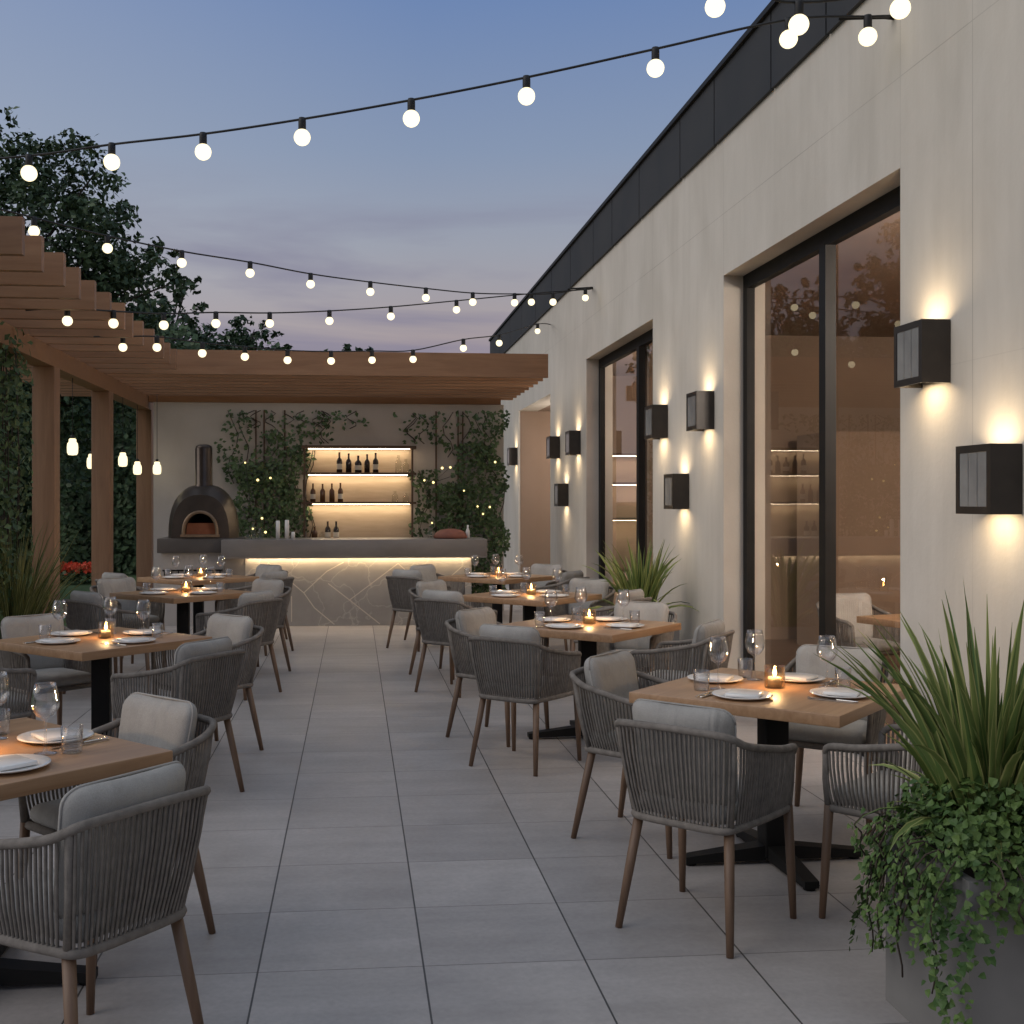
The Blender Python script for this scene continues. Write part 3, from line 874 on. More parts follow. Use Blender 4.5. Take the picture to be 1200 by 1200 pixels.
A = [(-2.107, 7.737, 3.783), (-1.551, 7.589, 3.828), (-0.953, 7.428, 3.862), (-0.323, 7.255, 3.919), (0.349, 7.066, 3.995), (1.033, 6.869, 4.086), (1.768, 6.652, 4.2), (2.492, 6.431, 4.311), (2.907, 6.301, 4.289)]
string('long string of large globe bulbs crossing the open sky to the wall', A, ([(-2.998, 7.923, 3.86)], [(3.08, 6.38, 4.44)]), 0.052, 9)
Bq = [(1.778, 5.556, 4.095), (2.19, 5.516, 4.006), (2.69, 5.468, 4.086)]
string('short visible run of three globe bulbs at the top beside the parapet', Bq, ([(-2.9, 6.3, 5.75), (-0.3, 5.9, 4.75)], [(3.08, 5.39, 4.40)]), 0.05, 3)
Cq = [(-2.489, 9.28, 3.757), (-2.075, 9.979, 3.785), (-1.561, 10.678, 3.816), (-1.004, 11.312, 3.858), (-0.443, 11.868, 3.865), (0.173, 12.41, 3.895), (0.801, 12.908, 3.929), (1.373, 13.326, 3.962), (1.915, 13.695, 4.027), (2.44, 14.031, 4.101)]
string('string of bulbs sloping down from the tree to the wall, upper of the crossing pair', Cq, ([(-2.993, 8.525, 3.85)], [(3.09, 14.8, 4.44)]), 0.043, 10)
Dq = [(-2.329, 9.667, 3.119), (-2.051, 10.105, 3.17), (-1.705, 10.579, 3.232), (-1.301, 11.066, 3.328), (-0.834, 11.563, 3.411), (-0.257, 12.11, 3.53), (0.401, 12.666, 3.676), (1.177, 13.255, 3.858), (2.153, 13.916, 4.076), (2.917, 14.387, 4.224)]
string('string of bulbs rising from the pergola slats to the wall, lower of the crossing pair', Dq, ([(-2.64, 9.596, 3.19)], [(3.09, 14.82, 4.42)]), 0.042, 10)
Eq = [(-2.198, 11.262, 3.117), (-1.891, 11.333, 3.13), (-1.496, 11.596, 3.111), (-1.114, 11.961, 3.127), (-0.702, 12.323, 3.141), (-0.251, 12.682, 3.181), (0.201, 13.04, 3.239), (0.677, 13.296, 3.285), (1.284, 13.539, 3.453), (1.805, 14.293, 3.623), (2.663, 16.622, 4.126)]
string('string of bulbs hanging along the pergola fascia in front of the bar', Eq, ([(-2.429, 11.083, 3.19)], [(3.09, 18.0, 4.44)]), 0.041, 11)
for (y, z, lab) in ((6.38, 4.44, 'short black wall hook holding the long globe string'), (14.81, 4.43, 'short black wall hook holding the crossing pair of strings')):
    b = MB(); b.tube([(XW, 0, 0), (XW - 0.06, 0, 0.0), (XW - 0.33, 0, -0.02)], [0.016, 0.013, 0.01], 8); b.lathe([(0, 0), (0.03, 0), (0.03, 0.0)], 8, (XW, 0, 0))
    tag(b.build('wall_hook', M['black'], None, (0, y, z)), lab, 'hook')
b = MB(); b.tube([(0, 0, 0), (0, 0, 3.0), (0, 0, 5.85)], [0.05, 0.045, 0.035], 10)

# hanging lanterns on the lawn side
for (x, y, z, lab) in ((-3.077, 13, 2.25, 'glowing jar lantern, lowest string end between the first two posts'), (-3.23, 14.62, 2.145, 'glowing jar lantern partly hidden behind the middle post'), (-3.006, 15.4, 2.196, 'glowing jar lantern between the middle post and the wall'), (-3.022, 16.5, 2.116, 'glowing jar lantern beside the last post before the wall'), (-2.819, 16.9, 2.128, 'glowing jar lantern hanging before the white wall')):
    t = thing('jar_lantern', lab, 'lantern', (x, y, z), 0, 'jar lanterns hung along the pergola beam')
    b = MB(); b.lathe([(0, -0.10), (0.045, -0.095), (0.058, -0.07), (0.06, -0.01), (0.055, 0.03), (0.04, 0.05), (0.04, 0.075), (0.03, 0.085), (0, 0.088)], 16); b.build('glass_jar', M['lantern'], t)
    b = MB(); b.lathe([(0, 0.085), (0.025, 0.085), (0.02, 0.12), (0.006, 0.125)], 10); b.tube([(0, 0, 0.12), (0, 0, 3.19 - z)], 0.004, 5); b.build('hanger', M['wire'], t)

# ------------------------------------------------------------------ dining chair
def make_chair(label):
    t = thing('dining_chair', label, 'chair', (0, 0, 0), 0, 'rope dining chairs round the terrace tables')
    # local: faces +y ; U-shaped rope shell
    def upath(z_of, pts, n=10):
        """rounded U through given half-plan points."""
        P = [Vector(p) for p in pts]
        out = []
        for i in range(len(P) - 1):
            p0 = P[max(i - 1, 0)]; p1 = P[i]; p2 = P[i + 1]; p3 = P[min(i + 2, len(P) - 1)]
            for k in range(n):
                u = k / n
                out.append(0.5 * ((2 * p1) + (p2 - p0) * u + (2 * p0 - 5 * p1 + 4 * p2 - p3) * u * u + (3 * p1 - p0 - 3 * p2 + p3) * u ** 3))
        out.append(P[-1])
        return out
    half_t = [(0.0, -0.295, 0.805), (0.14, -0.292, 0.803), (0.228, -0.272, 0.795), (0.262, -0.19, 0.757), (0.27, -0.06, 0.728), (0.275, 0.10, 0.70), (0.268, 0.215, 0.688), (0.250, 0.245, 0.66)]
    half_b = [(0.0, -0.225, 0.435), (0.12, -0.223, 0.435), (0.192, -0.208, 0.437), (0.215, -0.14, 0.44), (0.228, -0.03, 0.44), (0.235, 0.10, 0.44), (0.236, 0.20, 0.44), (0.234, 0.235, 0.44)]
    def mirror(h):
        return [(-x, y, z) for (x, y, z) in reversed(h[1:])] + h
    top = upath(None, mirror(half_t), 7)
    bot = upath(None, mirror(half_b), 7)
    fr = MB()
    fr.tube(top, 0.0145, 8)
    # bottom rail with a front bar closes the seat
    fr.tube(bot + [Vector((0.0, 0.235, 0.437))] + [bot[0]], 0.016, 8)
    # front posts from arm to rail
    for s in (-1, 1):
        fr.tube([(s * 0.250, 0.245, 0.665), (s * 0.243, 0.248, 0.55), (s * 0.234, 0.24, 0.43)], [0.0135, 0.0135, 0.015], 8)
        # rear corner posts
        fr.tube([(s * 0.243, -0.25, 0.785), (s * 0.222, -0.222, 0.60), (s * 0.202, -0.19, 0.437)], 0.0125, 8)
    # front leg head blocks
    fr.build('frame', M['rope'], t)
    wv = MB()
    def arclen(P):
        L = [0]
        for i in range(1, len(P)):
            L.append(L[-1] + (P[i] - P[i - 1]).length)
        return L
    def at(P, L, u):
        s = u * L[-1]
        for i in range(1, len(P)):
            if L[i] >= s:
                k = (s - L[i - 1]) / max(1e-9, L[i] - L[i - 1])
                return P[i - 1].lerp(P[i], k)
        return P[-1].copy()
    Lt, Lb = arclen(top), arclen(bot)
    NR = 80
    for i in range(NR):
        u = 0.012 + 0.976 * i / (NR - 1)
        if abs(u - 0.315) < 0.006 or abs(u - 0.685) < 0.006:
            continue
        a = at(top, Lt, u); b2 = at(bot, Lb, u)
        mid = a.lerp(b2, 0.5)
        out = Vector((mid.x, mid.y, 0)).normalized() * 0.008
        j = Vector((random.uniform(-1, 1), random.uniform(-1, 1), 0)) * 0.0015
        wv.tube([a, a.lerp(b2, 0.33) + out + j, a.lerp(b2, 0.67) + out + j, b2], 0.0053, 5, caps=False)
    wv.build('rope_weave', M['rope'], t)
    for (x, y, ex, ey, zt, rt) in ((-0.19, -0.18, -0.235, -0.262, 0.437, 0.02), (0.19, -0.18, 0.235, -0.262, 0.437, 0.02), (-0.234, 0.238, -0.246, 0.262, 0.45, 0.019), (0.234, 0.238, 0.246, 0.262, 0.45, 0.019)):
        l = MB(); l.tube([(x, y, zt), ((x + ex) / 2, (y + ey) / 2, zt / 2), (ex, ey, 0.0)], [rt, rt * 0.92, rt * 0.68], 10)
        l.build('leg', M['leg'], t)
    sc = MB()
    def seatwarp(q):
        k = (q[1] + 0.22) / 0.44
        q = Vector(q); q.x *= 0.90 + 0.14 * max(0, min(1, k)); return q
    sc.rbox((0, 0.015, 0.485), (0.212, 0.232, 0.047), 0.042, 3, puff=(2, 0.3), mat=seatwarp)
    sc.build('seat_cushion', M['cushion'], t)
    bk = MB()
    def backwarp(q):
        q = Vector(q)
        zz = q.z + 0.21
        q.x *= 0.90 + 0.12 * zz / 0.42
        y = q.y + 0.75 * q.x * q.x - 0.19 * (zz - 0.1)
        return Vector((q.x, y, q.z))
    bk.rbox((0, -0.170, 0.69), (0.215, 0.062, 0.19), 0.055, 4, puff=(1, 0.45), mat=backwarp)
    def ring(hw, hh, r):
        P = []
        for (cx_, cz_, a0) in ((hw - r, hh - r, 0), (-hw + r, hh - r, 90), (-hw + r, -hh + r, 180), (hw - r, -hh + r, 270)):
            for k in range(6):
                a = R(a0 + 18 * k); P.append((cx_ + r * math.cos(a), cz_ + r * math.sin(a)))
        P.append(P[0])
        return P
    bk.tube([Vector((0, -0.170, 0.69)) + backwarp(Vector((px, 0, pz))) for px, pz in ring(0.2165, 0.1915, 0.055)], 0.0042, 6)
    bk.build('back_cushion', M['cushion'], t)
    return t

CH = 'rope chair'
chairs = [
    # (x, y, facing deg, label)
    (1.37, 4.40, 45, CH + ' seen from behind, front aisle corner of the table beside the big planter'),
    (1.42, 5.56, -42, CH + ' with tan lit cushion, rear aisle corner of the table beside the big planter'),
    (2.42, 5.68, 234, CH + ' facing us from the window side of the table beside the big planter'),
    (2.20, 4.36, 130, CH + ' half hidden behind the leaves of the big planter'),
    (1.07, 7.18, 50, CH + ' seen from behind, front aisle corner of the second window table'),
    (1.00, 8.02, -42, CH + ' at the rear aisle corner of the second window table'),
    (2.06, 8.42, 234, CH + ' in front of the grass planter at the second window table'),
    (2.10, 7.28, 145, CH + ' turned sideways, front wall corner of the second window table'),
    (0.88, 9.97, 48, CH + ' seen from behind, front aisle corner of the third window table'),
    (0.88, 10.95, -42, CH + ' at the rear aisle corner of the third window table'),
    (2.22, 9.85, 140, CH + ' at the front wall corner of the third window table'),
    (2.18, 11.02, 230, CH + ' at the rear wall corner of the third window table'),
    (0.72, 12.95, 45, CH + ' standing closest to the bar front on the window side of the aisle'),
    (0.95, 13.65, -45, CH + ' at the rear aisle corner of the window table by the bar'),
    (2.22, 12.52, 140, CH + ' at the front wall corner of the window table by the bar'),
    (2.20, 13.65, 230, CH + ' at the rear wall corner of the window table by the bar'),
    (-0.79, 3.45, 142, CH + ' with bluish cushion seen from behind, front aisle corner of the first lawn table'),
    (-0.89, 4.45, 225, CH + ' with pale cushion, rear aisle corner of the first lawn table'),
    (-0.98, 6.58, 146, CH + ' seen from behind, front aisle corner of the second lawn table'),
    (-0.96, 7.70, 225, CH + ' with pale cushion, rear aisle corner of the second lawn table'),
    (-2.02, 7.82, -48, CH + ' facing us before the tall grass, second lawn table'),
    (-2.16, 6.78, 42, CH + ' at the outer front corner of the second lawn table, arm only in view'),
    (-0.98, 10.0, 146, CH + ' seen from behind, front aisle corner of the third lawn table'),
    (-0.97, 11.25, 225, CH + ' with pale cushion, rear aisle corner of the third lawn table'),
    (-2.12, 10.15, 45, CH + ' with dark back, outer front corner of the third lawn table'),
    (-2.22, 11.6, -45, CH + ' facing us before the middle post, third lawn table'),
    (-1.02, 12.75, 146, CH + ' seen from behind, front aisle corner of the lawn table by the bar'),
    (-1.15, 13.85, 225, CH + ' at the rear aisle corner of the lawn table by the bar'),
    (-2.40, 12.70, 45, CH + ' at the outer front corner of the lawn table by the bar'),
]
c0 = None
for (x, y, fd, lab) in chairs:
    if c0 is None:
        c0 = make_chair(lab); c0.location = (x, y, 0); c0.rotation_euler = (0, 0, R(fd - 90))
    else:
        dup(c0, (x, y, 0), R(fd - 90), lab)

# ------------------------------------------------------------------ tables
TH = 0.79
def make_table(label):
    t = thing('dining_table', label, 'table', (0, 0, 0), 0, 'square oak tables on black pedestals')
    b = MB()
    n = 5
    for k in range(n):
        a = -0.48 + 0.96 * k / n
        b.box(-0.48, 0.48, a + (0.0006 if k else 0), a + 0.96 / n, TH - 0.05, TH)
    b = MB(); b.rbox((0, 0, TH - 0.025), (0.48, 0.48, 0.025), 0.004)
    b.build('tabletop', M['table'], t)
    b = MB(); b.box(-0.055, 0.055, -0.055, 0.055, 0.03, TH - 0.062, bev=0.006); b.build('column', M['black'], t, None, R(45))
    b = MB(); b.box(-0.2, 0.2, -0.2, 0.2, TH - 0.062, TH - 0.0505); b.build('mounting_plate', M['black'], t)
    for k in range(4):
        f = MB()
        a = 0.05; e = 0.42
        vs = [(a, -0.045, 0.02), (a, 0.045, 0.02), (a, 0.045, 0.085), (a, -0.045, 0.085), (e, -0.032, 0.012), (e, 0.032, 0.012), (e, 0.032, 0.042), (e, -0.032, 0.042)]
        f.add(vs, [(0, 1, 2, 3), (7, 6, 5, 4), (0, 4, 5, 1), (1, 5, 6, 2), (2, 6, 7, 3), (3, 7, 4, 0)])
        f.lathe([(0, 0), (0.026, 0), (0.026, 0.013), (0, 0.013)], 10, (e - 0.03, 0, 0))
        f.build('foot', M['black'], t, None, R(45 + 90 * k))
    return t
tables = [
    (1.91, 5.12, 47, 'square oak table with black pedestal beside the big planter', 'table beside the big planter'),
    (1.62, 7.92, 47, 'second square oak table along the window side, before the grass planter', 'second window table'),
    (1.60, 10.45, 46, 'third square oak table along the window side', 'third window table'),
    (1.63, 13.1, 45, 'square oak table by the bar on the window side', 'window table by the bar'),
    (-1.30, 4.05, 45, 'first square oak table on the lawn side, cut by the picture edge', 'first lawn table'),
    (-1.57, 7.38, 48, 'second square oak table on the lawn side', 'second lawn table'),
    (-1.60, 11.05, 46, 'third square oak table on the lawn side', 'third lawn table'),
    (-1.75, 13.25, 45, 'square oak table by the bar on the lawn side', 'lawn table by the bar'),
]
t0 = None
for (x, y, a, lab, _) in tables:
    if t0 is None:
        t0 = make_table(lab); t0.location = (x, y, 0); t0.rotation_euler = (0, 0, R(a))
    else:
        dup(t0, (x, y, 0), R(a), lab)

# ------------------------------------------------------------------ tableware
def plate_mesh(name, r, h, mat):
    b = MB(); b.lathe([(0, 0), (r * 0.6, 0), (r * 0.72, 0.003), (r, h), (r * 0.985, h + 0.004), (r * 0.72, 0.0085), (0, 0.0065)], 32)
    return b.build(name, mat)
def make_small_plate():
    b = MB(); b.rbox((0, 0, 0.0075), (0.088, 0.088, 0.0075), 0.0074, 2)
    o = b.build('side_plate', M['ceramic'])
    for v in o.data.vertices:       # squarish rounded dish
        rr = max(abs(v.co.x), abs(v.co.y))
        k = 1.0 - 0.21 * (min(abs(v.co.x), abs(v.co.y)) / 0.088) ** 2
        v.co.x *= k; v.co.y *= k
    return o
def make_wine():
    t = thing('wine_glass', '', 'glass')
    b = MB(); b.lathe([(0, 0.0), (0.036, 0.001), (0.034, 0.003), (0.008, 0.007), (0.0042, 0.02), (0.004, 0.095), (0.008, 0.105), (0.028, 0.118), (0.042, 0.142), (0.0435, 0.158), (0.038, 0.19), (0.033, 0.217), (0.0325, 0.217), (0.0372, 0.19), (0.0425, 0.158), (0.041, 0.143), (0.027, 0.12), (0.0, 0.112)], 24)
    b.v = [(p[0] * 1.08, p[1] * 1.08, p[2] * 1.1) for p in b.v]
    b.build('bowl', M['glass'], t)
    return t
def make_tumbler():
    b = MB(); b.lathe([(0, 0.001), (0.031, 0.0), (0.034, 0.003), (0.037, 0.09), (0.0355, 0.09), (0.0325, 0.008), (0, 0.007)], 22)
    return b.build('tumbler', M['glass'])
def make_candle():
    t = thing('candle_holder', '', 'candle')
    b = MB(); b.lathe([(0, 0.001), (0.044, 0.0), (0.047, 0.003), (0.047, 0.10), (0.0445, 0.10), (0.0445, 0.006), (0, 0.005)], 24); b.build('glass_cup', M['holder'], t)
    b = MB(); b.lathe([(0, 0.006), (0.03, 0.006), (0.03, 0.048), (0.005, 0.046), (0, 0.045)], 18); b.build('candle', M['wax'], t)
    b = MB(); b.lathe([(0, 0.05), (0.006, 0.055), (0.0095, 0.066), (0.007, 0.08), (0.003, 0.093), (0, 0.1)], 10); b.build('flame', M['flame'], t)
    lamp('candle_lamp', 'POINT', (0, 0, 0.115), CANDLE_W, (1.0, 0.64, 0.32), t, 0.012)
    return t
CANDLE_W = 2.4
def make_knife():
    b = MB(); b.box(-0.006, 0.006, -0.11, -0.015, 0.001, 0.008, bev=0.003); b.box(-0.0085, 0.0085, -0.0148, 0.11, 0.002, 0.0045)
    return b.build('knife', M['steel'])
def make_fork():
    b = MB(); b.box(-0.005, 0.005, -0.1, 0.03, 0.001, 0.005)
    b.box(-0.011, 0.011, 0.0302, 0.05, 0.002, 0.005)
    for k in range(4):
        b.box(-0.011 + k * 0.0063, -0.008 + k * 0.0063, 0.0502, 0.095, 0.002, 0.005)
    return b.build('fork', M['steel'])
protos = {'plate': plate_mesh('dinner_plate', 0.132, 0.014, M['ceramic']), 'small': make_small_plate(), 'wine': make_wine(), 'tumbler': make_tumbler(), 'candle': make_candle(), 'knife': make_knife(), 'fork': make_fork()}
CATS = {'plate': 'plate', 'small': 'plate', 'wine': 'glass', 'tumbler': 'glass', 'candle': 'candle', 'knife': 'knife', 'fork': 'fork'}
used = set()
def place(kind, x, y, z, rot, label, group):
    p = protos[kind]
    if kind not in used:
        used.add(kind)
        p.location = (x, y, z); p.rotation_euler = (0, 0, rot)
        return tag(p, label, CATS[kind], group)
    return tag(dup(p, (x, y, z), rot, label, group), label, CATS[kind], group)
def setting(ti, deep=True):
    x, y, a, _, tn = tables[ti]
    a = R(a)
    def loc(u, v):
        return (x + u * math.cos(a) - v * math.sin(a), y + u * math.sin(a) + v * math.cos(a))
    win = x > 0
    # local side directions: -v = front aisle/outer etc. named by what they point to
    sides = {}
    for (u, v) in ((0, -1), (-1, 0), (1, 0), (0, 1)):
        dx = u * math.cos(a) - v * math.sin(a); dy = u * math.sin(a) + v * math.cos(a)
        aisle = (dx < 0) == win
        sides[(u, v)] = ('near ' if dy < 0 else 'far ') + ('aisle' if aisle else ('wall' if win else 'lawn')) + ' side'
    z = TH + 0.0005
    if a and True:
        wines = {0: ((-1, 0), (0, 1), (1, 0)), 1: ((-1, 0), (0, 1), (1, 0)), 4: ((-1, 0), (0, 1), (1, 0)), 5: ((-1, 0), (0, 1), (1, 0))}.get(ti, ((-1, 0), (1, 0), (0, 1)))
    for (u, v), sn in sides.items():
        d = 0.305 + random.uniform(-0.015, 0.015)
        ln = -0.02 + random.uniform(-0.03, 0.03)
        px, py = loc(u * d - v * ln, v * d + u * ln)
        place('plate', px, py, z, 0, f'white dinner plate, {sn} of the {tn}', 'white dinner plates')
        qx, qy = px + random.uniform(-0.008, 0.008), py + random.uniform(-0.008, 0.008)
        place('small', qx, qy, z + 0.0095, a + random.uniform(-0.3, 0.3), f'small plate on the dinner plate, {sn} of the {tn}', 'small white plates on the dinner plates')
        fa = math.atan2(-(u * math.sin(a) + v * math.cos(a)), -(u * math.cos(a) - v * math.sin(a)))  # pointing to the table centre
        if (u, v) in wines:
            wx, wy = loc(u * 0.17 + v * 0.19, v * 0.17 - u * 0.19)
            place('wine', wx, wy, z, 0, f'stemmed wine glass, {sn} of the {tn}', 'wine glasses on the tables')
        if deep or (u, v) != (0, -1):
            wx, wy = loc(u * 0.24 + v * 0.24, v * 0.24 - u * 0.24)
            if (u, v) != (0, -1):
                place('tumbler', wx, wy, z, 0, f'clear water tumbler, {sn} of the {tn}', 'water tumblers on the tables')
        if deep:
            for (kind, off, nm) in (('knife', 0.165, 'steel knife'), ('fork', 0.195, 'steel fork')):
                kx, ky = loc(u * 0.33 + v * (off - 0.02) , v * 0.33 - u * (off - 0.02))
                place(kind, kx, ky, z, fa - PI / 2 + random.uniform(-0.08, 0.08), f'{nm} by the plate, {sn} of the {tn}', nm.split()[1] + 's laid on the tables')
    cx_, cy_ = loc(0.0, 0.0)
    place('candle', cx_ + 0.02, cy_ + 0.03, z, 0, f'lit candle in a glass cup on the {tn}', 'lit candles on the tables')
for ti in range(8):
    setting(ti, deep=ti in (0, 1, 4, 5))

# ------------------------------------------------------------------ furniture inside the room
it = dup(t0, (4.35, 8.0, 0), R(20), 'square oak table inside the lit room behind the big window'); it['group'] = 'square oak tables on black pedestals'
for (x, y, fd, lab) in ((4.1, 9.0, -80, CH + ' inside the room on the far side of its table'), (5.1, 8.3, 190, CH + ' inside the room on the deep side of its table')):
    dup(c0, (x, y, 0), R(fd - 90), lab)

# ------------------------------------------------------------------ planters and plants
def blade_plant(mb, n, h, spread, width, origin=(0, 0, 0), droop=1.0, up=0.25):
    for i in range(n):
        az = random.uniform(0, 2 * PI)
        tilt = random.uniform(0.03, 1.0) ** 0.8 * spread
        L = h * random.uniform(0.6, 1.08) * (1.0 if tilt < 0.5 else 0.92)
        w = width * random.uniform(0.6, 1.2)
        r0 = random.uniform(0, 0.09)
        base = Vector((origin[0] + r0 * math.cos(az), origin[1] + r0 * math.sin(az), origin[2]))
        d = Vector((math.cos(az), math.sin(az), 0))
        side = Vector((-d.y, d.x, 0))
        tw = random.uniform(-0.9, 0.9)
        N = 8
        ang = tilt * 0.45
        p = base
        vs = []
        bend = tilt * droop * random.uniform(0.6, 1.3) + (random.random() ** 5) * 1.2
        for k in range(N + 1):
            u = k / N
            ww = w * (0.55 + 0.9 * u) if u < 0.35 else w * (0.865 + 0.15 * math.sin((u - 0.35) * 2)) * (1 - ((u - 0.35) / 0.65) ** 2.2)
            ww = max(ww, 0.0008)
            dirv = d * math.sin(ang) + Vector((0, 0, 1)) * math.cos(ang)
            nn = dirv.cross(side)
            sd = side * math.cos(tw) + nn * math.sin(tw)
            fold = nn * ww * 0.25
            vs += [p - sd * ww * 0.5 + fold, p - sd * ww * 0.36 + fold * 0.72, p, p + sd * ww * 0.36 + fold * 0.72, p + sd * ww * 0.5 + fold]
            p = p + dirv * L / N
            ang += bend / N * (0.4 + 1.2 * u)
        o = len(mb.v)
        mb.v.extend([tuple(q) for q in vs])
        for k in range(N):
            a = o + k * 5
            for c in range(4):
                mb.f.append((a + c, a + c + 1, a + c + 6, a + c + 5)); mb.mi.append(1 if c in (0, 3) else 0); mb.sm.append(True)

def square_planter(label, x, y, hx, hy, h):
    t = thing('planter', label, 'planter', (x, y, 0))
    b = MB(); w = 0.03
    b.box(-hx, hx, -hy, -hy + w, 0, h); b.box(-hx, hx, hy - w, hy, 0, h)
    b.box(-hx, -hx + w, -hy + w, hy - w, 0, h); b.box(hx - w, hx, -hy + w, hy - w, 0, h)
    b.box(-hx + w, hx - w, -hy + w, hy - w, 0.0, 0.04)
    b.build('box', M['planter'], t)
    b = MB(); b.box(-hx + w, hx - w, -hy + w, hy - w, 0.04, h - 0.04); b.build('soil', M['soil'], t)
    return t
square_planter('large grey square planter with trailing greenery at the terrace corner', 2.06, 3.40, 0.31, 0.26, 0.56)
b = MB(); blade_plant(b, 170, 0.86, 0.85, 0.034, (0, 0, 0), 0.85); blade_plant(b, 60, 0.5, 1.6, 0.03, (0, 0, 0), 1.4)
tag(b.build('flax_plant', [M['blade'], M['bladeedge']], None, (2.02, 3.50, 0.5)), 'tall sword leaved plant growing in the large grey planter', 'plant')
# trailing plant
def ivyleaf(mb, p, n, s, tip):
    n = Vector(n).normalized(); tip = Vector(tip); tip = (tip - n * tip.dot(n)).normalized()
    sd = n.cross(tip)
    p = Vector(p)
    q = [p - tip * s * 0.35, p - tip * s * 0.30 + sd * s * 0.42, p + tip * s * 0.12 + sd * s * 0.36, p + tip * s * 0.6, p + tip * s * 0.12 - sd * s * 0.36, p - tip * s * 0.30 - sd * s * 0.42, p + n * s * -0.08]
    mb.add(q, [(0, 6, 1), (1, 6, 2), (2, 6, 3), (3, 6, 4), (4, 6, 5), (5, 6, 0)], False)
tp = thing('trailing_plant', 'green ivy like ground cover spilling over the rim of the large planter', 'plant', (2.06, 3.40, 0.54))
fb = MB(); sb = MB()
for i in range(5200):
    # mound over the box top and rim
    x = random.uniform(-0.42, 0.38); y = random.uniform(-0.33, 0.32)
    ex = max(0, abs(x) - 0.29) ; ey = max(0, abs(y) - 0.24)
    z = 0.13 * (1 - (x / 0.46) ** 2) * (1 - (y / 0.40) ** 2) + 0.07 + 0.03 * math.sin(x * 23 + y * 17) + random.uniform(-0.10, 0.05) - 2.2 * (ex + ey)
    n = Vector((x * 1.6, y * 1.9, 0.45)) + rnd_dir() * 0.55
    ivyleaf(fb, (x, y, z), n, random.uniform(0.016, 0.034), rnd_dir() + Vector((x, y, -0.4)))
def trail(x, y, L, ox, oy, dens=1.0):
    pts = []
    px, py, pz = x, y, 0.06
    ph = random.uniform(0, 6)
    n = 12
    for k in range(n + 1):
        u = k / n
        pts.append(Vector((px + ox * min(1, u * 4) * 0.09 + 0.018 * math.sin(ph + u * 9), py + oy * min(1, u * 4) * 0.09 + 0.018 * math.cos(ph + u * 7), pz + 0.03 * math.sin(min(1, u * 4) * PI) - L * max(0, u - 0.08))))
    sb.tube(pts, 0.003, 4)
    for k in range(int(L * 130 * dens)):
        u = random.uniform(0.05, 1.0)
        i = min(n - 1, int(u * n)); p = pts[i].lerp(pts[i + 1], u * n - i)
        if random.random() < (u ** 2) * 0.5: continue
        r = rnd_dir(); r.z *= 0.3
        ivyleaf(fb, p + r * 0.03 * (1.2 - 0.6 * u), Vector((ox * 1.0, oy * 1.0, 0.35)) + rnd_dir() * 0.5, random.uniform(0.014, 0.030), Vector((0, 0, -1)) + rnd_dir() * 0.5)
for i in range(22):
    if i < 14:
        trail(-0.31, random.uniform(-0.24, 0.28), random.choice((0.12, 0.18, 0.24, 0.3, 0.4)), -1, 0, 1.5)
    elif i < 20:
        trail(random.uniform(-0.3, 0.3), -0.26, random.choice((0.05, 0.08, 0.1, 0.16)), 0, -1, 1.5)
    else:
        trail(-0.31, -0.02 + 0.2 * (i - 20), 0.45, -1, 0, 1.0)
fb.add(sb.v, sb.f, True, 1)
fb.build('foliage', [M['trail'], M['bark']], tp)

square_planter('low grey planter against the wall between the two windows', 2.66, 10.45, 0.26, 0.3, 0.5)
b = MB(); blade_plant(b, 90, 0.86, 0.75, 0.04, (0, 0, 0), 0.8); blade_plant(b, 25, 0.75, 1.6, 0.035, (0, 0, 0), 1.3)
tag(b.build('flax_plant', [M['blade'], M['bladeedge']], None, (2.62, 10.4, 0.46)), 'sword leaved plant in the planter between the two windows', 'plant')
b = MB(); blade_plant(b, 330, 1.5, 0.72, 0.022, (0, 0, 0), 1.0); blade_plant(b, 220, 1.05, 1.3, 0.02, (0.0, -0.05, 0), 1.3)
tag(b.build('ornamental_grass', [M['darkblade'], M['bladeedge']], None, (-3.0, 10.5, 0.0)), 'tall clump of ornamental grass before the first visible pergola post', 'grass plant')

# hanging vine on the lawn side
hv = thing('hanging_vine', 'dense leafy vine hanging from the pergola beam at the picture edge', 'vine', (-3.15, 10.3, 0))
fb = MB(); sb = MB()
for i in range(60):
    x = random.uniform(-0.35, 0.12); y = random.uniform(-1.6, 0.75); L = random.uniform(1.4, 3.0)
    sb.tube([(x, y, 3.15), (x + 0.03, y, 3.15 - L / 2), (x, y + 0.04, 3.15 - L)], 0.006, 4)
    for k in range(int(L * 62)):
        z = 3.2 - L * random.random()
        d = rnd_dir()
        leaf(fb, (x + d.x * 0.14, y + d.y * 0.14, z), d + Vector((0.3, -0.5, 0.2)), random.uniform(0.05, 0.10), 0.55)
sb.build('vine_stem', M['bark'], hv); fb.build('foliage', M['ivy'], hv)

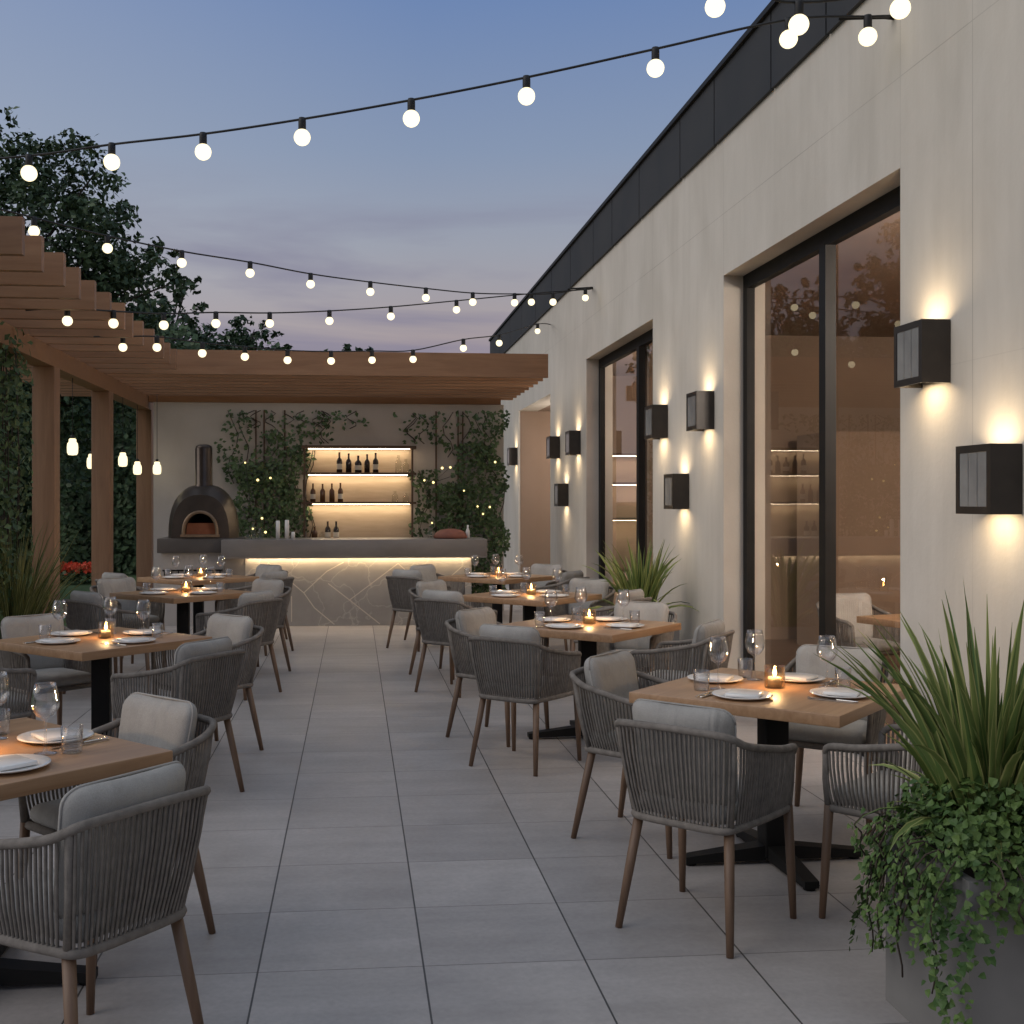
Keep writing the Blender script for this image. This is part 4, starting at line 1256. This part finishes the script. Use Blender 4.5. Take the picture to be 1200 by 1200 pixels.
# ------------------------------------------------------------------ hedge, flowers, trees
hd = MB()
for i in range(46000):
    x = random.uniform(-22, -1.5); dep = random.random() ** 2
    y = 27.0 + dep * 1.3 + 0.5 * math.sin(x * 1.3) + 0.3 * math.sin(x * 4.1)
    z = random.random() * (5.2 + 0.6 * math.sin(x * 0.9) + 0.4 * math.sin(x * 2.7))
    leaf(hd, (x, y, z), (random.uniform(-0.7, 0.7), -1, random.uniform(0, 1.2)), random.uniform(0.10, 0.22), 0.6)
hd.box(-22, -1.5, 28.2, 28.9, 0, 4.6)
tag(hd.build('hedge', M['hedgeleaf'], None), 'tall dark hedge closing the lawn behind the pergola posts', 'hedge')
spots = (('at the post end of the clump', -0.62, 0.1), ('low at the front of the clump', -0.28, -0.12), ('tallest in the middle of the clump', 0.02, 0.08), ('beside the tallest one', 0.32, -0.05), ('at the far end of the clump', 0.62, 0.1))
for lab, dx, dy in spots:
    t = thing('flowering_plant', 'bright red flowering plant on the lawn, ' + lab, 'flowers', (-5.62 + dx * 0.55, 23.9 + dy, -0.03), 0, 'red flowers on the lawn')
    fb = MB(); gb = MB()
    for i in range(90):
        leaf(fb, (random.gauss(0, 0.13), random.gauss(0, 0.12), random.uniform(0.22, 0.42)), rnd_dir() + Vector((0, -0.5, 0.6)), random.uniform(0.06, 0.11), 0.8)
    for i in range(60):
        leaf(gb, (random.gauss(0, 0.15), random.gauss(0, 0.12), random.uniform(0.02, 0.3)), rnd_dir() + Vector((0, -0.5, 0.6)), random.uniform(0.07, 0.13), 0.7)
    gb.build('foliage', M['hedgeleaf'], t); fb.build('blossom', M['flower'], t)

tree('broad tall leafy tree rising above the pergola at the picture edge', -6.6, 22.0, 8.2,
     [((0.0, 0, 6.2), 1.8), ((1.5, 0.2, 7.4), 1.05), ((0.6, 0, 7.7), 1.0), ((-0.6, 0, 7.4), 1.1), ((-1.8, 0, 6.6), 1.7), ((1.6, 0, 5.9), 1.25), ((2.25, 0.1, 5.5), 1.05), ((2.75, 0.2, 6.1), 0.5), ((2.95, 0.0, 5.6), 0.45), ((2.5, 0, 4.4), 1.1), ((0.9, 0, 4.8), 1.5), ((-0.7, 0, 4.4), 1.8), ((1.2, 0, 3.4), 1.5), ((1.9, 0.0, 6.6), 0.7)], 420, 0.135, M['treeleaf'], 0.22)
tree('mid height dark tree behind the pergola corner', -4.9, 29.0, 7.0,
     [((0.0, 0, 5.6), 1.0), ((0.5, 0, 6.3), 0.75), ((-0.4, 0, 6.9), 0.5), ((0.75, 0, 6.9), 0.35), ((0.85, 0, 5.4), 0.85), ((-0.7, 0, 5.4), 1.2), ((0.3, 0, 4.4), 1.4), ((1.2, 0, 4.8), 0.8)], 260, 0.16, M['treeleaf2'], 0.16)
tree('smaller dark tree peeping above the pergola fascia', -3.7, 36.0, 7.2,
     [((0.0, 0, 6.3), 0.9), ((0.55, 0, 6.6), 0.7), ((0.95, 0, 6.0), 0.75), ((-0.7, 0, 6.0), 0.9), ((0.2, 0, 5.2), 1.4)], 220, 0.19, M['treeleaf2'], 0.15)
tree('distant low treetop just showing above the middle of the pergola fascia', -0.2, 44.0, 7.2,
     [((0.0, 0, 6.75), 0.7), ((0.9, 0, 6.65), 0.7), ((-0.8, 0, 6.6), 0.6), ((1.7, 0, 6.5), 0.6), ((0.3, 0, 5.6), 1.5)], 140, 0.25, M['treeleaf2'], 0.15)
tree('dark tree filling the gap beside the hanging vine', -10.5, 19.0, 6.0,
     [((0.0, 0, 4.0), 2.0), ((1.5, 0, 3.0), 1.4), ((-1.5, 0, 3.4), 1.6), ((0.3, 0, 2.0), 1.6), ((2.2, 0, 4.2), 1.0)], 170, 0.18, M['treeleaf'], 0.2)

# ------------------------------------------------------------------ sky, sun, camera
w = bpy.data.worlds.new('World'); scene.world = w; w.use_nodes = True
wn = NT(w)
bg = wn.n['Background']
tc = wn.new('ShaderNodeTexCoord')
sp = wn.new('ShaderNodeSeparateXYZ'); wn.link(tc.outputs['Generated'], sp.inputs[0])
z = sp.outputs[2]
grad = wn.ramp(z, [(0.0, (0.42, 0.31, 0.28)), (0.10, (0.38, 0.295, 0.29)), (0.155, (0.345, 0.305, 0.32)), (0.215, (0.295, 0.315, 0.375)), (0.29, (0.215, 0.275, 0.395)), (0.42, (0.125, 0.205, 0.40)), (0.7, (0.30, 0.37, 0.48)), (1.0, (0.40, 0.46, 0.55))])
# slightly paler to the lawn side
side = wn.math('MULTIPLY_ADD', sp.outputs[0], -0.9, 0.05, clamp=True)
side = wn.math('MULTIPLY', side, wn.math('MULTIPLY_ADD', z, -0.6, 1.0, clamp=True))
grad = wn.mix(side, grad, (0.44, 0.47, 0.53, 1))
mp = wn.new('ShaderNodeMapping'); mp.inputs['Scale'].default_value = (1.0, 1.0, 8.0); mp.inputs['Location'].default_value = (1.7, 0.6, 0.35)
wn.link(tc.outputs['Generated'], mp.inputs[0])
cn = wn.noise(mp.outputs[0], 1.9, 5, 0.55, 0.4)
cl = wn.math('MULTIPLY_ADD', cn, 5.5, -2.5, clamp=True)
band = wn.math('SUBTRACT', 1.0, wn.math('ABSOLUTE', wn.math('DIVIDE', wn.math('SUBTRACT', z, 0.165), 0.115)), clamp=True)
cl = wn.math('MULTIPLY', cl, wn.math('MULTIPLY', band, 1.1, clamp=True))
grad = wn.mix(cl, grad, (0.19, 0.185, 0.275, 1))
below = wn.math('LESS_THAN', z, -0.001)
grad = wn.mix(below, grad, (0.05, 0.05, 0.05, 1))
wn.link(grad, bg.inputs[0])
bg.inputs[1].default_value = 1.0

sd = bpy.data.lights.new('sun', 'SUN'); sd.energy = 0.92; sd.angle = R(50); sd.color = (1.0, 0.90, 0.80)
so = bpy.data.objects.new('sun', sd); COL.objects.link(so)
dirv = Vector((0.80, 0.15, -0.58))
so.rotation_euler = dirv.to_track_quat('-Z', 'Y').to_euler()

cam = bpy.data.cameras.new('camera'); co = bpy.data.objects.new('camera', cam); COL.objects.link(co)
cam.sensor_width = 36; cam.lens = 40.5
cam.shift_x = (600 - 544.6) / 1200; cam.shift_y = -(600 - 587) / 1200
cam.clip_end = 1000; cam.clip_start = 0.05
co.location = (0, 0, 1.65)
co.rotation_euler = (R(90), 0, -math.atan(0.096))
scene.camera = co
scene.cycles.use_denoising = True
scene.cycles.max_bounces = 10
scene.cycles.transparent_max_bounces = 24
scene.cycles.sample_clamp_indirect = 6
scene.cycles.caustics_reflective = False
scene.cycles.caustics_refractive = False
scene.view_settings.view_transform = 'Standard'
scene.view_settings.look = 'None'
scene.view_settings.exposure = 0.16
